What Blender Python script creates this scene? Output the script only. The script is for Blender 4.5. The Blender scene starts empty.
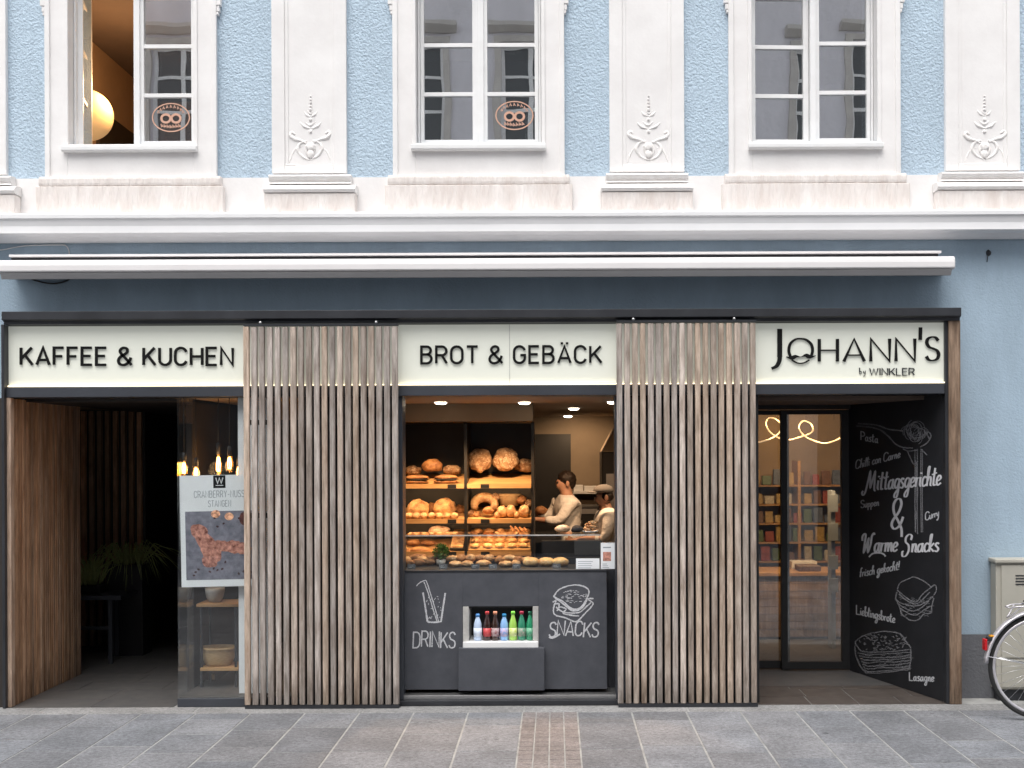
import bpy, bmesh, math, random
from mathutils import Vector, Matrix, noise
from math import radians as R, pi, sin, cos
random.seed(7)
S = bpy.context.scene
COL = S.collection

# ------------------------------------------------------------------ camera, sky, sun, exposure
FPX, DIST, EYE, VPX, VPY = 1168.0, 8.0, 1.75, 555.0, 450.0
ROLL = 0.0042
cam_d = bpy.data.cameras.new('camera'); cam = bpy.data.objects.new('camera', cam_d); COL.objects.link(cam)
cam_d.sensor_width = 36; cam_d.lens = FPX/1024*36
cam_d.shift_x = -(VPX-512)/1024; cam_d.shift_y = (VPY-384)/1024
cam_d.clip_end = 600; cam_d.clip_start = 0.05
cam.location = (0, -DIST, EYE); cam.rotation_euler = (R(90), ROLL, 0)
S.camera = cam

SUN_EL, SUN_AZ = 62, 205          # azimuth measured so that 180 is straight in front of the house
w = bpy.data.worlds.new('World'); S.world = w; w.use_nodes = True
nt = w.node_tree; bg = nt.nodes['Background']
sky = nt.nodes.new('ShaderNodeTexSky'); sky.sky_type = 'NISHITA'; sky.sun_disc = False
sky.sun_elevation = R(SUN_EL); sky.sun_rotation = R(180+15); sky.dust_density = 4.0; sky.air_density = 1.2; sky.ozone_density = 1.0
hs = nt.nodes.new('ShaderNodeHueSaturation'); hs.inputs['Saturation'].default_value = 0.22
nt.links.new(sky.outputs[0], hs.inputs['Color']); nt.links.new(hs.outputs[0], bg.inputs['Color'])
bg.inputs['Strength'].default_value = 0.15
sun_d = bpy.data.lights.new('sun', 'SUN'); sun = bpy.data.objects.new('sun', sun_d); COL.objects.link(sun)
sun_d.energy = 1.0; sun_d.angle = R(50); sun_d.color = (1.0, 0.97, 0.93)
sun.rotation_euler = (R(90-SUN_EL), 0, R(-15))
S.view_settings.view_transform = 'Standard'; S.view_settings.look = 'None'
S.view_settings.exposure = 0.76; S.view_settings.gamma = 1; S.view_settings.use_curve_mapping = False
S.cycles.max_bounces = 10; S.cycles.transparent_max_bounces = 16
S.cycles.caustics_reflective = False; S.cycles.caustics_refractive = False

# ------------------------------------------------------------------ pixel -> place on a real plane
def derl(px, py):
    dx, dy = px-VPX, py-VPY
    return VPX + dx - dy*ROLL, VPY + dy + dx*ROLL
def X(px, Y=0.0): return (px-VPX)*(DIST+Y)/FPX
def Z(py, Y=0.0): return EYE-(py-VPY)*(DIST+Y)/FPX
def PT(px, py, Y=0.0):
    a, b = derl(px, py); return Vector((X(a, Y), Y, Z(b, Y)))
def flat(Y):                      # mapper onto the plane y = Y, d metres towards the street
    return lambda px, py, d=0.0: PT(px, py, Y) + Vector((0, -d, 0))
def slanted(A, B):                # mapper onto the upright plane through A and B (ground points)
    A, B = Vector((A[0], A[1], 0)), Vector((B[0], B[1], 0))
    t = (B-A).normalized(); n = Vector((t.y, -t.x, 0))
    if n.x > 0: n = -n
    def f(px, py, d=0.0):
        a, b = derl(px, py)
        dr = Vector(((a-VPX)/FPX, 1, -(b-VPY)/FPX)); o = Vector((0, -DIST, EYE))
        k = (A-o).dot(n)/dr.dot(n)
        return o + dr*k + n*d
    return f

# ------------------------------------------------------------------ mesh builder
class MB:
    def __init__(s): s.v = []; s.f = []; s.c = []; s.sm = []
    def add(s, vs, fs, col=(1, 1, 1), smooth=False):
        b = len(s.v); s.v += [tuple(v) for v in vs]
        for f in fs: s.f.append([b+i for i in f]); s.c.append(col); s.sm.append(smooth)
        return s
    def box(s, x0, x1, y0, y1, z0, z1, col=(1, 1, 1)):
        vs = [(x0,y0,z0),(x1,y0,z0),(x1,y1,z0),(x0,y1,z0),(x0,y0,z1),(x1,y0,z1),(x1,y1,z1),(x0,y1,z1)]
        return s.add(vs, [(0,3,2,1),(4,5,6,7),(0,1,5,4),(1,2,6,5),(2,3,7,6),(3,0,4,7)], col)
    def prism(s, poly, fn0, fn1, col=(1,1,1)):
        n = len(poly); vs = [fn0(*p) for p in poly]+[fn1(*p) for p in poly]
        fs = [tuple(range(n)), tuple(range(2*n-1, n-1, -1))]+[(i,(i+1)%n,n+(i+1)%n,n+i) for i in range(n)]
        return s.add(vs, fs, col)
    def extx(s, prof, x0, x1, col=(1,1,1)):      # profile of (y,z) run along x
        return s.prism(prof, lambda y,z:(x0,y,z), lambda y,z:(x1,y,z), col)
    def tube(s, pts, r, seg=8, col=(1,1,1), closed=False):
        pts = [Vector(p) for p in pts]; n = len(pts); vs = []; fs = []
        rr = r if isinstance(r, (list, tuple)) else [r]*n
        prev = None
        for i, p in enumerate(pts):
            a = pts[(i-1) % n] if (closed or i) else p; b = pts[(i+1) % n] if (closed or i < n-1) else p
            t = (b-a); t = t.normalized() if t.length > 1e-9 else Vector((0,0,1))
            if prev is None:
                up = Vector((0,0,1)) if abs(t.z) < .9 else Vector((1,0,0))
                u = t.cross(up).normalized()
            else:
                u = (prev - t*prev.dot(t)); u = u.normalized() if u.length > 1e-6 else prev
            prev = u; v = t.cross(u)
            for k in range(seg):
                a_ = 2*pi*k/seg; vs.append(p+(u*cos(a_)+v*sin(a_))*rr[i])
        m = n if closed else n-1
        for i in range(m):
            for k in range(seg):
                j = (i+1) % n; fs.append((i*seg+k, i*seg+(k+1)%seg, j*seg+(k+1)%seg, j*seg+k))
        if not closed: fs += [tuple(range(seg))[::-1], tuple((n-1)*seg+k for k in range(seg))]
        return s.add(vs, fs, col, True)
    def lathe(s, prof, c, seg=20, col=(1,1,1), sx=1.0, sy=1.0):   # prof of (r,z) turned about z through c
        vs = []; fs = []
        for r, z in prof:
            for k in range(seg):
                a = 2*pi*k/seg; vs.append((c[0]+r*cos(a)*sx, c[1]+r*sin(a)*sy, c[2]+z))
        for i in range(len(prof)-1):
            for k in range(seg):
                fs.append((i*seg+k, i*seg+(k+1)%seg, (i+1)*seg+(k+1)%seg, (i+1)*seg+k))
        if prof[0][0] > 1e-4: fs.append(tuple(range(seg))[::-1])
        if prof[-1][0] > 1e-4: fs.append(tuple((len(prof)-1)*seg+k for k in range(seg)))
        return s.add(vs, fs, col, True)
    def blob(s, c, r, seed=0, amp=.08, freq=1.6, flatb=None, rot=None, sub=3, col=(1,1,1)):
        bm = bmesh.new(); bmesh.ops.create_icosphere(bm, subdivisions=sub, radius=1)
        vs = []
        for v in bm.verts:
            p = v.co.copy(); k = 1+amp*noise.noise(p*freq+Vector((seed*3.1, seed*1.7, seed)))+amp*.4*noise.noise(p*freq*3+Vector((seed, 5, 2)))
            p = Vector((p.x*r[0], p.y*r[1], p.z*r[2]))*k
            if flatb is not None and p.z < -r[2]*flatb: p.z = -r[2]*flatb
            if rot: p = rot @ p
            vs.append(Vector(c)+p)
        fs = [tuple(l.index for l in f.verts) for f in bm.faces]; bm.free()
        return s.add(vs, fs, col, True)
    def ribbon(s, pts, wfun, m, d0, d1, col=(1,1,1)):   # pts in pixel space, m maps to the plane
        P = []
        for p in pts:
            if not P or (abs(p[0]-P[-1][0])+abs(p[1]-P[-1][1])) > 1e-4: P.append(p)
        if len(P) < 2: return s
        n = len(P); closed = (abs(P[0][0]-P[-1][0])+abs(P[0][1]-P[-1][1])) < 1e-3
        L = []; Rr = []
        for i in range(n):
            if closed and i in (0, n-1): a, b, q = P[n-2], P[1], P[0]
            else: a, b, q = P[max(i-1, 0)], P[min(i+1, n-1)], P[i]
            d1_ = Vector((q[0]-a[0], q[1]-a[1])); d2_ = Vector((b[0]-q[0], b[1]-q[1]))
            if d1_.length < 1e-9: d1_ = d2_
            if d2_.length < 1e-9: d2_ = d1_
            d1_.normalize(); d2_.normalize(); t = d1_+d2_
            t = t.normalized() if t.length > 1e-6 else d1_
            nn = Vector((-t.y, t.x)); k = max(.55, abs(nn.dot(Vector((-d1_.y, d1_.x)))))
            wd = wfun(t, i/(n-1))*.5/k
            L.append((q[0]+nn.x*wd, q[1]+nn.y*wd)); Rr.append((q[0]-nn.x*wd, q[1]-nn.y*wd))
        vs = [m(*p, d1) for p in L]+[m(*p, d1) for p in Rr]+[m(*p, d0) for p in L]+[m(*p, d0) for p in Rr]
        fs = []
        for i in range(n-1):
            fs += [(i,i+1,n+i+1,n+i),(2*n+i,3*n+i,3*n+i+1,2*n+i+1),(i,2*n+i,2*n+i+1,i+1),(n+i,n+i+1,3*n+i+1,3*n+i)]
        if not closed: fs += [(0,n,3*n,2*n),(n-1,3*n-1,4*n-1,2*n-1)]
        return s.add(vs, fs, col)
    def build(s, name, mat, parent=None, bevel=0, label=None):
        me = bpy.data.meshes.new(name); me.from_pydata(s.v, [], s.f)
        ca = me.color_attributes.new('Tint', 'FLOAT_COLOR', 'CORNER')
        for p, c, sm in zip(me.polygons, s.c, s.sm):
            p.use_smooth = sm
            for li in p.loop_indices: ca.data[li].color = (c[0], c[1], c[2], 1)
        bm = bmesh.new(); bm.from_mesh(me); bmesh.ops.recalc_face_normals(bm, faces=bm.faces); bm.to_mesh(me); bm.free()
        me.materials.append(mat); me.update()
        o = bpy.data.objects.new(name, me); COL.objects.link(o)
        if parent is not None:
            o.parent = parent
            if parent.type == 'EMPTY': o.matrix_parent_inverse = Matrix.Translation(-parent.location)
        if bevel:
            b = o.modifiers.new('bevel', 'BEVEL'); b.width = bevel; b.segments = 2; b.limit_method = 'ANGLE'; b.angle_limit = R(40)
        if label: o['label'] = label
        return o
def tag(o, label=None, cat=None, group=None, kind=None):
    if label: o['label'] = label
    if cat: o['category'] = cat
    if group: o['group'] = group
    if kind: o['kind'] = kind
    return o
def thing(name, label, cat, loc=(0,0,0), group=None):
    o = bpy.data.objects.new(name, None); COL.objects.link(o); o.location = loc; o.empty_display_size = .1
    return tag(o, label, cat, group)
def one(name, mb, mat, label, cat, group=None, bevel=0):
    return tag(mb.build(name, mat, None, bevel), label, cat, group)
def dup(o, delta, label=None, mat=None):
    def cp(a, par):
        c = a.copy(); COL.objects.link(c); c.parent = par
        if par is not None: c.matrix_parent_inverse = a.matrix_parent_inverse.copy()
        for ch in a.children: cp(ch, c)
        return c
    r = cp(o, None); r.location = Vector(o.location)+Vector(delta)
    if label: r['label'] = label
    return r

# ------------------------------------------------------------------ materials
MATS = {}
def mat(name, col, rough=.6, metal=0, var=0.0, vscale=8, bump=0.0, bscale=60, stretch=None, tint=False,
        emit=None, estr=0, col2=None, spec=.5, detail=4, gen=None, bdist=.01, coat=0, sss=0):
    m = bpy.data.materials.new(name); m.use_nodes = True; n = m.node_tree.nodes; l = m.node_tree.links
    b = n['Principled BSDF']; b.inputs['Roughness'].default_value = rough; b.inputs['Metallic'].default_value = metal
    b.inputs['Specular IOR Level'].default_value = spec; b.inputs['Coat Weight'].default_value = coat
    b.inputs['Base Color'].default_value = (*col, 1)
    if sss: b.inputs['Subsurface Weight'].default_value = sss; b.inputs['Subsurface Scale'].default_value = .01
    tc = n.new('ShaderNodeTexCoord'); mp = n.new('ShaderNodeMapping'); l.new(tc.outputs['Object'], mp.inputs[0])
    if stretch: mp.inputs['Scale'].default_value = stretch
    out = None
    if var or col2:
        t = n.new('ShaderNodeTexNoise'); t.inputs['Scale'].default_value = vscale; t.inputs['Detail'].default_value = detail
        t.inputs['Roughness'].default_value = .62; l.new(mp.outputs[0], t.inputs['Vector'])
        r = n.new('ShaderNodeValToRGB'); l.new(t.outputs[0], r.inputs[0])
        r.color_ramp.elements[0].position = .32; r.color_ramp.elements[1].position = .68
        c2 = col2 or tuple(min(1, x*(1+var)) for x in col); c1 = col if col2 else tuple(x*(1-var) for x in col)
        r.color_ramp.elements[0].color = (*c1, 1); r.color_ramp.elements[1].color = (*c2, 1); out = r.outputs[0]
    if tint:
        a = n.new('ShaderNodeAttribute'); a.attribute_name = 'Tint'
        mx = n.new('ShaderNodeMix'); mx.data_type = 'RGBA'; mx.blend_type = 'MULTIPLY'; mx.inputs[0].default_value = 1
        if out: l.new(out, mx.inputs[6])
        else: mx.inputs[6].default_value = (*col, 1)
        l.new(a.outputs['Color'], mx.inputs[7]); out = mx.outputs[2]
    if out: l.new(out, b.inputs['Base Color'])
    if bump:
        t2 = n.new('ShaderNodeTexNoise'); t2.inputs['Scale'].default_value = bscale; t2.inputs['Detail'].default_value = 3
        l.new(mp.outputs[0], t2.inputs['Vector'])
        bp = n.new('ShaderNodeBump'); bp.inputs['Strength'].default_value = bump; bp.inputs['Distance'].default_value = bdist
        l.new(t2.outputs[0], bp.inputs['Height']); l.new(bp.outputs[0], b.inputs['Normal'])
    if emit: b.inputs['Emission Color'].default_value = (*emit, 1); b.inputs['Emission Strength'].default_value = estr
    return m
def flour(m, lo, hi, amt, col=(.72, .60, .45)):
    n = m.node_tree.nodes; l = m.node_tree.links; b = n['Principled BSDF']; src = b.inputs['Base Color'].links[0].from_socket
    t = n.new('ShaderNodeTexNoise'); t.inputs['Scale'].default_value = 34; t.inputs['Detail'].default_value = 6; t.inputs['Roughness'].default_value = .75; t.inputs['Distortion'].default_value = 1.2
    l.new(n['Texture Coordinate'].outputs['Object'], t.inputs['Vector'])
    r = n.new('ShaderNodeMapRange'); r.inputs[1].default_value = lo; r.inputs[2].default_value = hi; r.inputs[3].default_value = 0; r.inputs[4].default_value = amt; l.new(t.outputs[0], r.inputs[0])
    mx = n.new('ShaderNodeMix'); mx.data_type = 'RGBA'; l.new(r.outputs[0], mx.inputs[0]); l.new(src, mx.inputs[6]); mx.inputs[7].default_value = (*col, 1); l.new(mx.outputs[2], b.inputs['Base Color'])
def nodes(m): return m.node_tree.nodes, m.node_tree.links, m.node_tree.nodes['Principled BSDF']

def stucco(name, col, bscale, strength, dist, dirt=.08):
    m = mat(name, col, rough=.9, spec=.2); n, l, b = nodes(m)
    tc = n['Texture Coordinate']
    v = n.new('ShaderNodeTexVoronoi'); v.feature = 'SMOOTH_F1'; v.inputs['Scale'].default_value = bscale
    n1 = n.new('ShaderNodeTexNoise'); n1.inputs['Scale'].default_value = bscale*1.1; n1.inputs['Detail'].default_value = 5
    l.new(tc.outputs['Object'], n1.inputs['Vector'])
    dm = n.new('ShaderNodeVectorMath'); dm.operation = 'MULTIPLY_ADD'; dm.inputs[1].default_value = (.03,)*3
    l.new(n1.outputs['Color'], dm.inputs[0]); l.new(tc.outputs['Object'], dm.inputs[2]); l.new(dm.outputs[0], v.inputs['Vector'])
    ad = n.new('ShaderNodeMath'); ad.operation = 'ADD'; l.new(v.outputs['Distance'], ad.inputs[0]); l.new(n1.outputs[0], ad.inputs[1])
    bp = n.new('ShaderNodeBump'); bp.inputs['Strength'].default_value = strength; bp.inputs['Distance'].default_value = dist
    l.new(ad.outputs[0], bp.inputs['Height']); l.new(bp.outputs[0], b.inputs['Normal'])
    n2 = n.new('ShaderNodeTexNoise'); n2.inputs['Scale'].default_value = 2.6; n2.inputs['Detail'].default_value = 8; n2.inputs['Roughness'].default_value = .65
    m2 = n.new('ShaderNodeMapping'); m2.inputs['Scale'].default_value = (1.3, 1, .45); l.new(tc.outputs['Object'], m2.inputs[0]); l.new(m2.outputs[0], n2.inputs['Vector'])
    r = n.new('ShaderNodeValToRGB'); r.color_ramp.elements[0].position = .3; r.color_ramp.elements[1].position = .7
    r.color_ramp.elements[0].color = (*[c*(1-dirt) for c in col], 1); r.color_ramp.elements[1].color = (*[min(1, c*(1+dirt*.6)) for c in col], 1)
    l.new(n2.outputs[0], r.inputs[0]); l.new(r.outputs[0], b.inputs['Base Color'])
    return m
M = {}
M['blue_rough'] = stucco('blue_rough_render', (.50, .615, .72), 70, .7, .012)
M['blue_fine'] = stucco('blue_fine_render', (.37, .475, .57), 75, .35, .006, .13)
M['socle'] = stucco('grey_socle_render', (.16, .165, .18), 60, .5, .006, .2)
M['white'] = mat('white_plaster', (.77, .75, .74), rough=.85, col2=(.85, .835, .825), vscale=3.2, bump=.25, bscale=45, bdist=.004)
M['plinth'] = mat('scored_plinth_plaster', (.69, .62, .58), rough=.9, col2=(.83, .785, .755), vscale=7, bump=.9, bscale=26, bdist=.014, stretch=(1.6, 1, .35))
M['cornice'] = mat('cornice_paint', (.74, .74, .75), rough=.7, col2=(.82, .82, .83), vscale=1.2, bump=.12, bscale=20, bdist=.003)
M['relief'] = mat('relief_plaster', (.80, .77, .745), rough=.9, col2=(.86, .84, .83), vscale=25, bump=.4, bscale=80, bdist=.003)
M['winframe'] = mat('window_paint', (.78, .775, .77), rough=.4, col2=(.84, .84, .84), vscale=6, bump=.1, bscale=40, bdist=.002)
M['dark'] = mat('dark_metal', (.035, .037, .043), rough=.45, metal=.3, var=.25, vscale=3)
M['black'] = mat('black_metal', (.012, .012, .013), rough=.5, var=.2)
M['lintel'] = mat('lintel_paint', (.055, .06, .072), rough=.4, metal=.2, var=.15, vscale=2)
M['anthracite'] = mat('anthracite_board', (.052, .056, .068), rough=.62, col2=(.072, .076, .090), vscale=9, bump=.08, bscale=60, bdist=.002, detail=7)
M['blackboard'] = mat('blackboard_paint', (.014, .015, .018), rough=.55, col2=(.022, .023, .027), vscale=6, detail=7)
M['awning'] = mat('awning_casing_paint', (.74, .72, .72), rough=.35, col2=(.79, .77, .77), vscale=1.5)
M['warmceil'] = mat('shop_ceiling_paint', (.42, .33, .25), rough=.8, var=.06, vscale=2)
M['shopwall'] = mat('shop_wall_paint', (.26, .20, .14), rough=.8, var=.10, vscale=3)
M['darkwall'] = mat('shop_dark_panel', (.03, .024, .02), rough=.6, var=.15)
M['tile'] = mat('dark_floor_tile', (.075, .073, .075), rough=.45, col2=(.11, .105, .10), vscale=10)
M['mortar'] = mat('joint_mortar', (.33, .33, .32), rough=.95, var=.25, vscale=6)
M['steel'] = mat('brushed_steel', (.5, .5, .5), rough=.35, metal=.9, var=.1)
M['chrome'] = mat('chrome', (.75, .75, .77), rough=.18, metal=1)
M['rubber'] = mat('tyre_rubber', (.02, .02, .02), rough=.8, bump=.3, bscale=200)
M['silver'] = mat('silver_paint', (.62, .60, .63), rough=.3, metal=.4)
M['cabinet'] = mat('cabinet_paint', (.40, .385, .33), rough=.55, col2=(.46, .44, .385), vscale=3, bump=.08, bscale=30, bdist=.003)
M['redlens'] = mat('red_lens', (.55, .01, .015), rough=.2, coat=.5)
M['amber'] = mat('amber_lens', (.8, .35, .03), rough=.25)
M['oak'] = mat('oak_shelf', (.42, .23, .09), rough=.55, col2=(.56, .34, .15), vscale=4, stretch=(1, 6, 12), bump=.1, bscale=30)
M['paper'] = mat('white_paper', (.86, .89, .92), rough=.6, var=.03)
M['ink'] = mat('sign_ink', (.008, .008, .008), rough=.7, var=.1, spec=.15)
M['whiteplastic'] = mat('white_plastic', (.8, .8, .8), rough=.4, var=.03)
M['lamp'] = mat('downlight_glow', (1, .9, .75), emit=(1, .86, .66), estr=9)
M['filament'] = mat('filament_glow', (1, .6, .2), emit=(1, .50, .14), estr=22)
M['strip'] = mat('led_strip_glow', (1, .9, .7), emit=(1, .84, .56), estr=1.3)
M['curl'] = mat('neon_loop_glow', (1, .8, .5), emit=(1, .70, .42), estr=.45)
M['crust'] = mat('bread_crust', (.15, .055, .02), rough=.65, col2=(.46, .23, .09), vscale=16, bump=.8, bscale=30, tint=True, detail=6)
M['loaf'] = mat('floured_crust', (.10, .035, .012), rough=.85, col2=(.42, .26, .14), vscale=15, bump=1.0, bscale=26, tint=True, detail=8)
M['rolls'] = mat('golden_rolls', (.27, .11, .04), rough=.6, col2=(.64, .42, .21), vscale=20, bump=.7, bscale=40, tint=True)
flour(M['crust'], .55, .66, .55, (.55, .30, .12)); flour(M['loaf'], .50, .60, .8, (.62, .48, .34)); flour(M['rolls'], .53, .66, .6)
M['leaf'] = mat('leaf_green', (.05, .13, .02), rough=.6, col2=(.10, .22, .04), vscale=30, tint=True)
M['grass'] = mat('planter_grass', (.30, .36, .12), rough=.6, col2=(.42, .46, .18), vscale=20)
M['wicker'] = mat('wicker_basket', (.45, .30, .15), rough=.8, col2=(.60, .44, .25), vscale=40, stretch=(1, 1, 6), bump=.6, bscale=120)
M['ceramic'] = mat('grey_ceramic', (.45, .44, .42), rough=.4, var=.15, vscale=20)
M['skin'] = mat('skin', (.48, .26, .17), rough=.55, var=.06, sss=.1)
M['hair'] = mat('dark_hair', (.02, .012, .008), rough=.55, var=.3, vscale=40, bump=.5, bscale=120)
M['shirt'] = mat('cream_shirt', (.84, .82, .78), rough=.85, var=.06, vscale=9, bump=.9, bscale=11, bdist=.03)
M['trousers'] = mat('black_cloth', (.02, .02, .022), rough=.9, var=.2)
M['cap'] = mat('grey_cap', (.16, .15, .14), rough=.85, var=.15)
M['lavender'] = stucco('lavender_render', (.74, .72, .76), 12, .5, .01, .1)
M['stone'] = mat('stone_trim', (.56, .53, .50), rough=.8, var=.1, vscale=4)
M['darkglass'] = mat('far_window_glass', (.05, .055, .06), rough=.08, spec=.8)
M['roomdark'] = mat('room_dark_paint', (.06, .055, .055), rough=.9, var=.2)
M['roomwarm'] = mat('room_orange_paint', (.42, .27, .16), rough=.85, var=.05)
M['roomceil'] = mat('room_brown_ceiling', (.13, .09, .07), rough=.85, var=.05)
M['moon'] = mat('round_lamp_glow', (1, .7, .35), emit=(1, .60, .27), estr=.22)
M['sticker'] = mat('sticker_print', (.62, .36, .26), rough=.5)
M['sticker_red'] = mat('sticker_print_red', (.40, .08, .05), rough=.5)
M['signink2'] = mat('chalk_pale', (.8,.8,.8))

def slats(name, tints_col, rough=.75, var=.24):
    m = mat(name, tints_col, rough=rough, spec=.25, tint=True, var=var, vscale=5, stretch=(14, 14, .9), bump=.5, bscale=30, bdist=.003, detail=10)
    n, l, b = nodes(m); src = b.inputs['Base Color'].links[0].from_socket; tc = n['Texture Coordinate']
    k = n.new('ShaderNodeTexNoise'); k.inputs['Scale'].default_value = 3.2; k.inputs['Detail'].default_value = 7; k.inputs['Roughness'].default_value = .7
    mp = n.new('ShaderNodeMapping'); mp.inputs['Scale'].default_value = (5, 5, 1); l.new(tc.outputs['Object'], mp.inputs[0]); l.new(mp.outputs[0], k.inputs['Vector'])
    r = n.new('ShaderNodeValToRGB'); r.color_ramp.elements[0].position = .30; r.color_ramp.elements[1].position = .62
    r.color_ramp.elements[0].color = (.50, .44, .40, 1); r.color_ramp.elements[1].color = (1.0, 1.0, 1.0, 1); l.new(k.outputs[0], r.inputs[0])
    e = r.color_ramp.elements.new(.80); e.color = (1.0, 1.0, 1.0, 1)
    mx = n.new('ShaderNodeMix'); mx.data_type = 'RGBA'; mx.blend_type = 'MULTIPLY'; mx.inputs[0].default_value = 1
    l.new(src, mx.inputs[6]); l.new(r.outputs[0], mx.inputs[7])
    # splash dirt on the lowest hand's breadth of the boards
    sp = n.new('ShaderNodeSeparateXYZ'); l.new(tc.outputs['Object'], sp.inputs[0])
    ma = n.new('ShaderNodeMath'); ma.operation = 'MULTIPLY_ADD'; ma.inputs[1].default_value = .5; l.new(k.outputs[0], ma.inputs[0]); l.new(sp.outputs['Z'], ma.inputs[2])
    mr_ = n.new('ShaderNodeMapRange'); mr_.inputs[1].default_value = .20; mr_.inputs[2].default_value = .52; mr_.inputs[3].default_value = .5; mr_.inputs[4].default_value = 1; l.new(ma.outputs[0], mr_.inputs[0])
    vs = n.new('ShaderNodeVectorMath'); vs.operation = 'SCALE'; l.new(mx.outputs[2], vs.inputs[0]); l.new(mr_.outputs[0], vs.inputs['Scale'])
    l.new(vs.outputs[0], b.inputs['Base Color'])
    return m
M['slat'] = slats('weathered_slat_wood', (.465, .415, .370), .8, .34)
M['warmwood'] = slats('warm_slat_wood', (.52, .34, .225))
M['post'] = slats('post_wood', (.27, .20, .15), .8, .4)

def chalkmat(name, col, hole):
    m = mat(name, col, rough=.95, spec=.1); n, l, b = nodes(m)
    t = n.new('ShaderNodeTexNoise'); t.inputs['Scale'].default_value = 420; t.inputs['Detail'].default_value = 2
    tc = n['Texture Coordinate']; l.new(tc.outputs['Object'], t.inputs['Vector'])
    r = n.new('ShaderNodeValToRGB'); r.color_ramp.elements[0].position = hole; r.color_ramp.elements[1].position = hole+.16
    r.color_ramp.elements[0].color = (.25, .25, .25, 1)
    l.new(t.outputs[0], r.inputs[0]); l.new(r.outputs[0], b.inputs['Alpha'])
    return m
M['chalk'] = chalkmat('chalk', (.66, .67, .70), .36)
M['chalkfaint'] = chalkmat('faint_chalk', (.34, .34, .36), .46)
M['paintwhite'] = mat('white_lettering', (.74, .74, .77), rough=.8, var=.08, vscale=60)

def glass(name, f0, tintc=(1, 1, 1), wob=0.0, wscale=3):
    m = bpy.data.materials.new(name); m.use_nodes = True; n = m.node_tree.nodes; l = m.node_tree.links
    n.remove(n['Principled BSDF']); out = n['Material Output']
    tr = n.new('ShaderNodeBsdfTransparent'); tr.inputs[0].default_value = (*tintc, 1)
    gl = n.new('ShaderNodeBsdfGlossy'); gl.inputs['Roughness'].default_value = 0.0; gl.inputs['Color'].default_value = (1, 1, 1, 1)
    lw = n.new('ShaderNodeLayerWeight'); lw.inputs[0].default_value = .5
    p = n.new('ShaderNodeMath'); p.operation = 'POWER'; p.inputs[1].default_value = 5; l.new(lw.outputs['Facing'], p.inputs[0])
    ma = n.new('ShaderNodeMath'); ma.operation = 'MULTIPLY_ADD'; ma.inputs[1].default_value = 1-f0; ma.inputs[2].default_value = f0
    l.new(p.outputs[0], ma.inputs[0])
    mx = n.new('ShaderNodeMixShader'); l.new(ma.outputs[0], mx.inputs[0]); l.new(tr.outputs[0], mx.inputs[1]); l.new(gl.outputs[0], mx.inputs[2])
    if wob:
        tc = n.new('ShaderNodeTexCoord'); t = n.new('ShaderNodeTexNoise'); t.inputs['Scale'].default_value = wscale; t.inputs['Detail'].default_value = 1
        l.new(tc.outputs['Object'], t.inputs['Vector'])
        bp = n.new('ShaderNodeBump'); bp.inputs['Strength'].default_value = wob; bp.inputs['Distance'].default_value = .01
        l.new(t.outputs[0], bp.inputs['Height']); l.new(bp.outputs[0], gl.inputs['Normal'])
    l.new(mx.outputs[0], out.inputs[0]); return m
M['glass'] = glass('shop_glass', .075, (.97, .985, .98))
M['doorglass'] = glass('door_glass', .13, (.88, .88, .86), .05, 2)
M['caseglass'] = glass('case_glass', .075, (.98, .99, .985), .03, 2)
M['winglass'] = glass('old_window_glass', .50, (.9, .92, .92), .055, 3.0)
M['bulbglass'] = glass('amber_bulb_glass', .06, (1, .8, .5))

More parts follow.
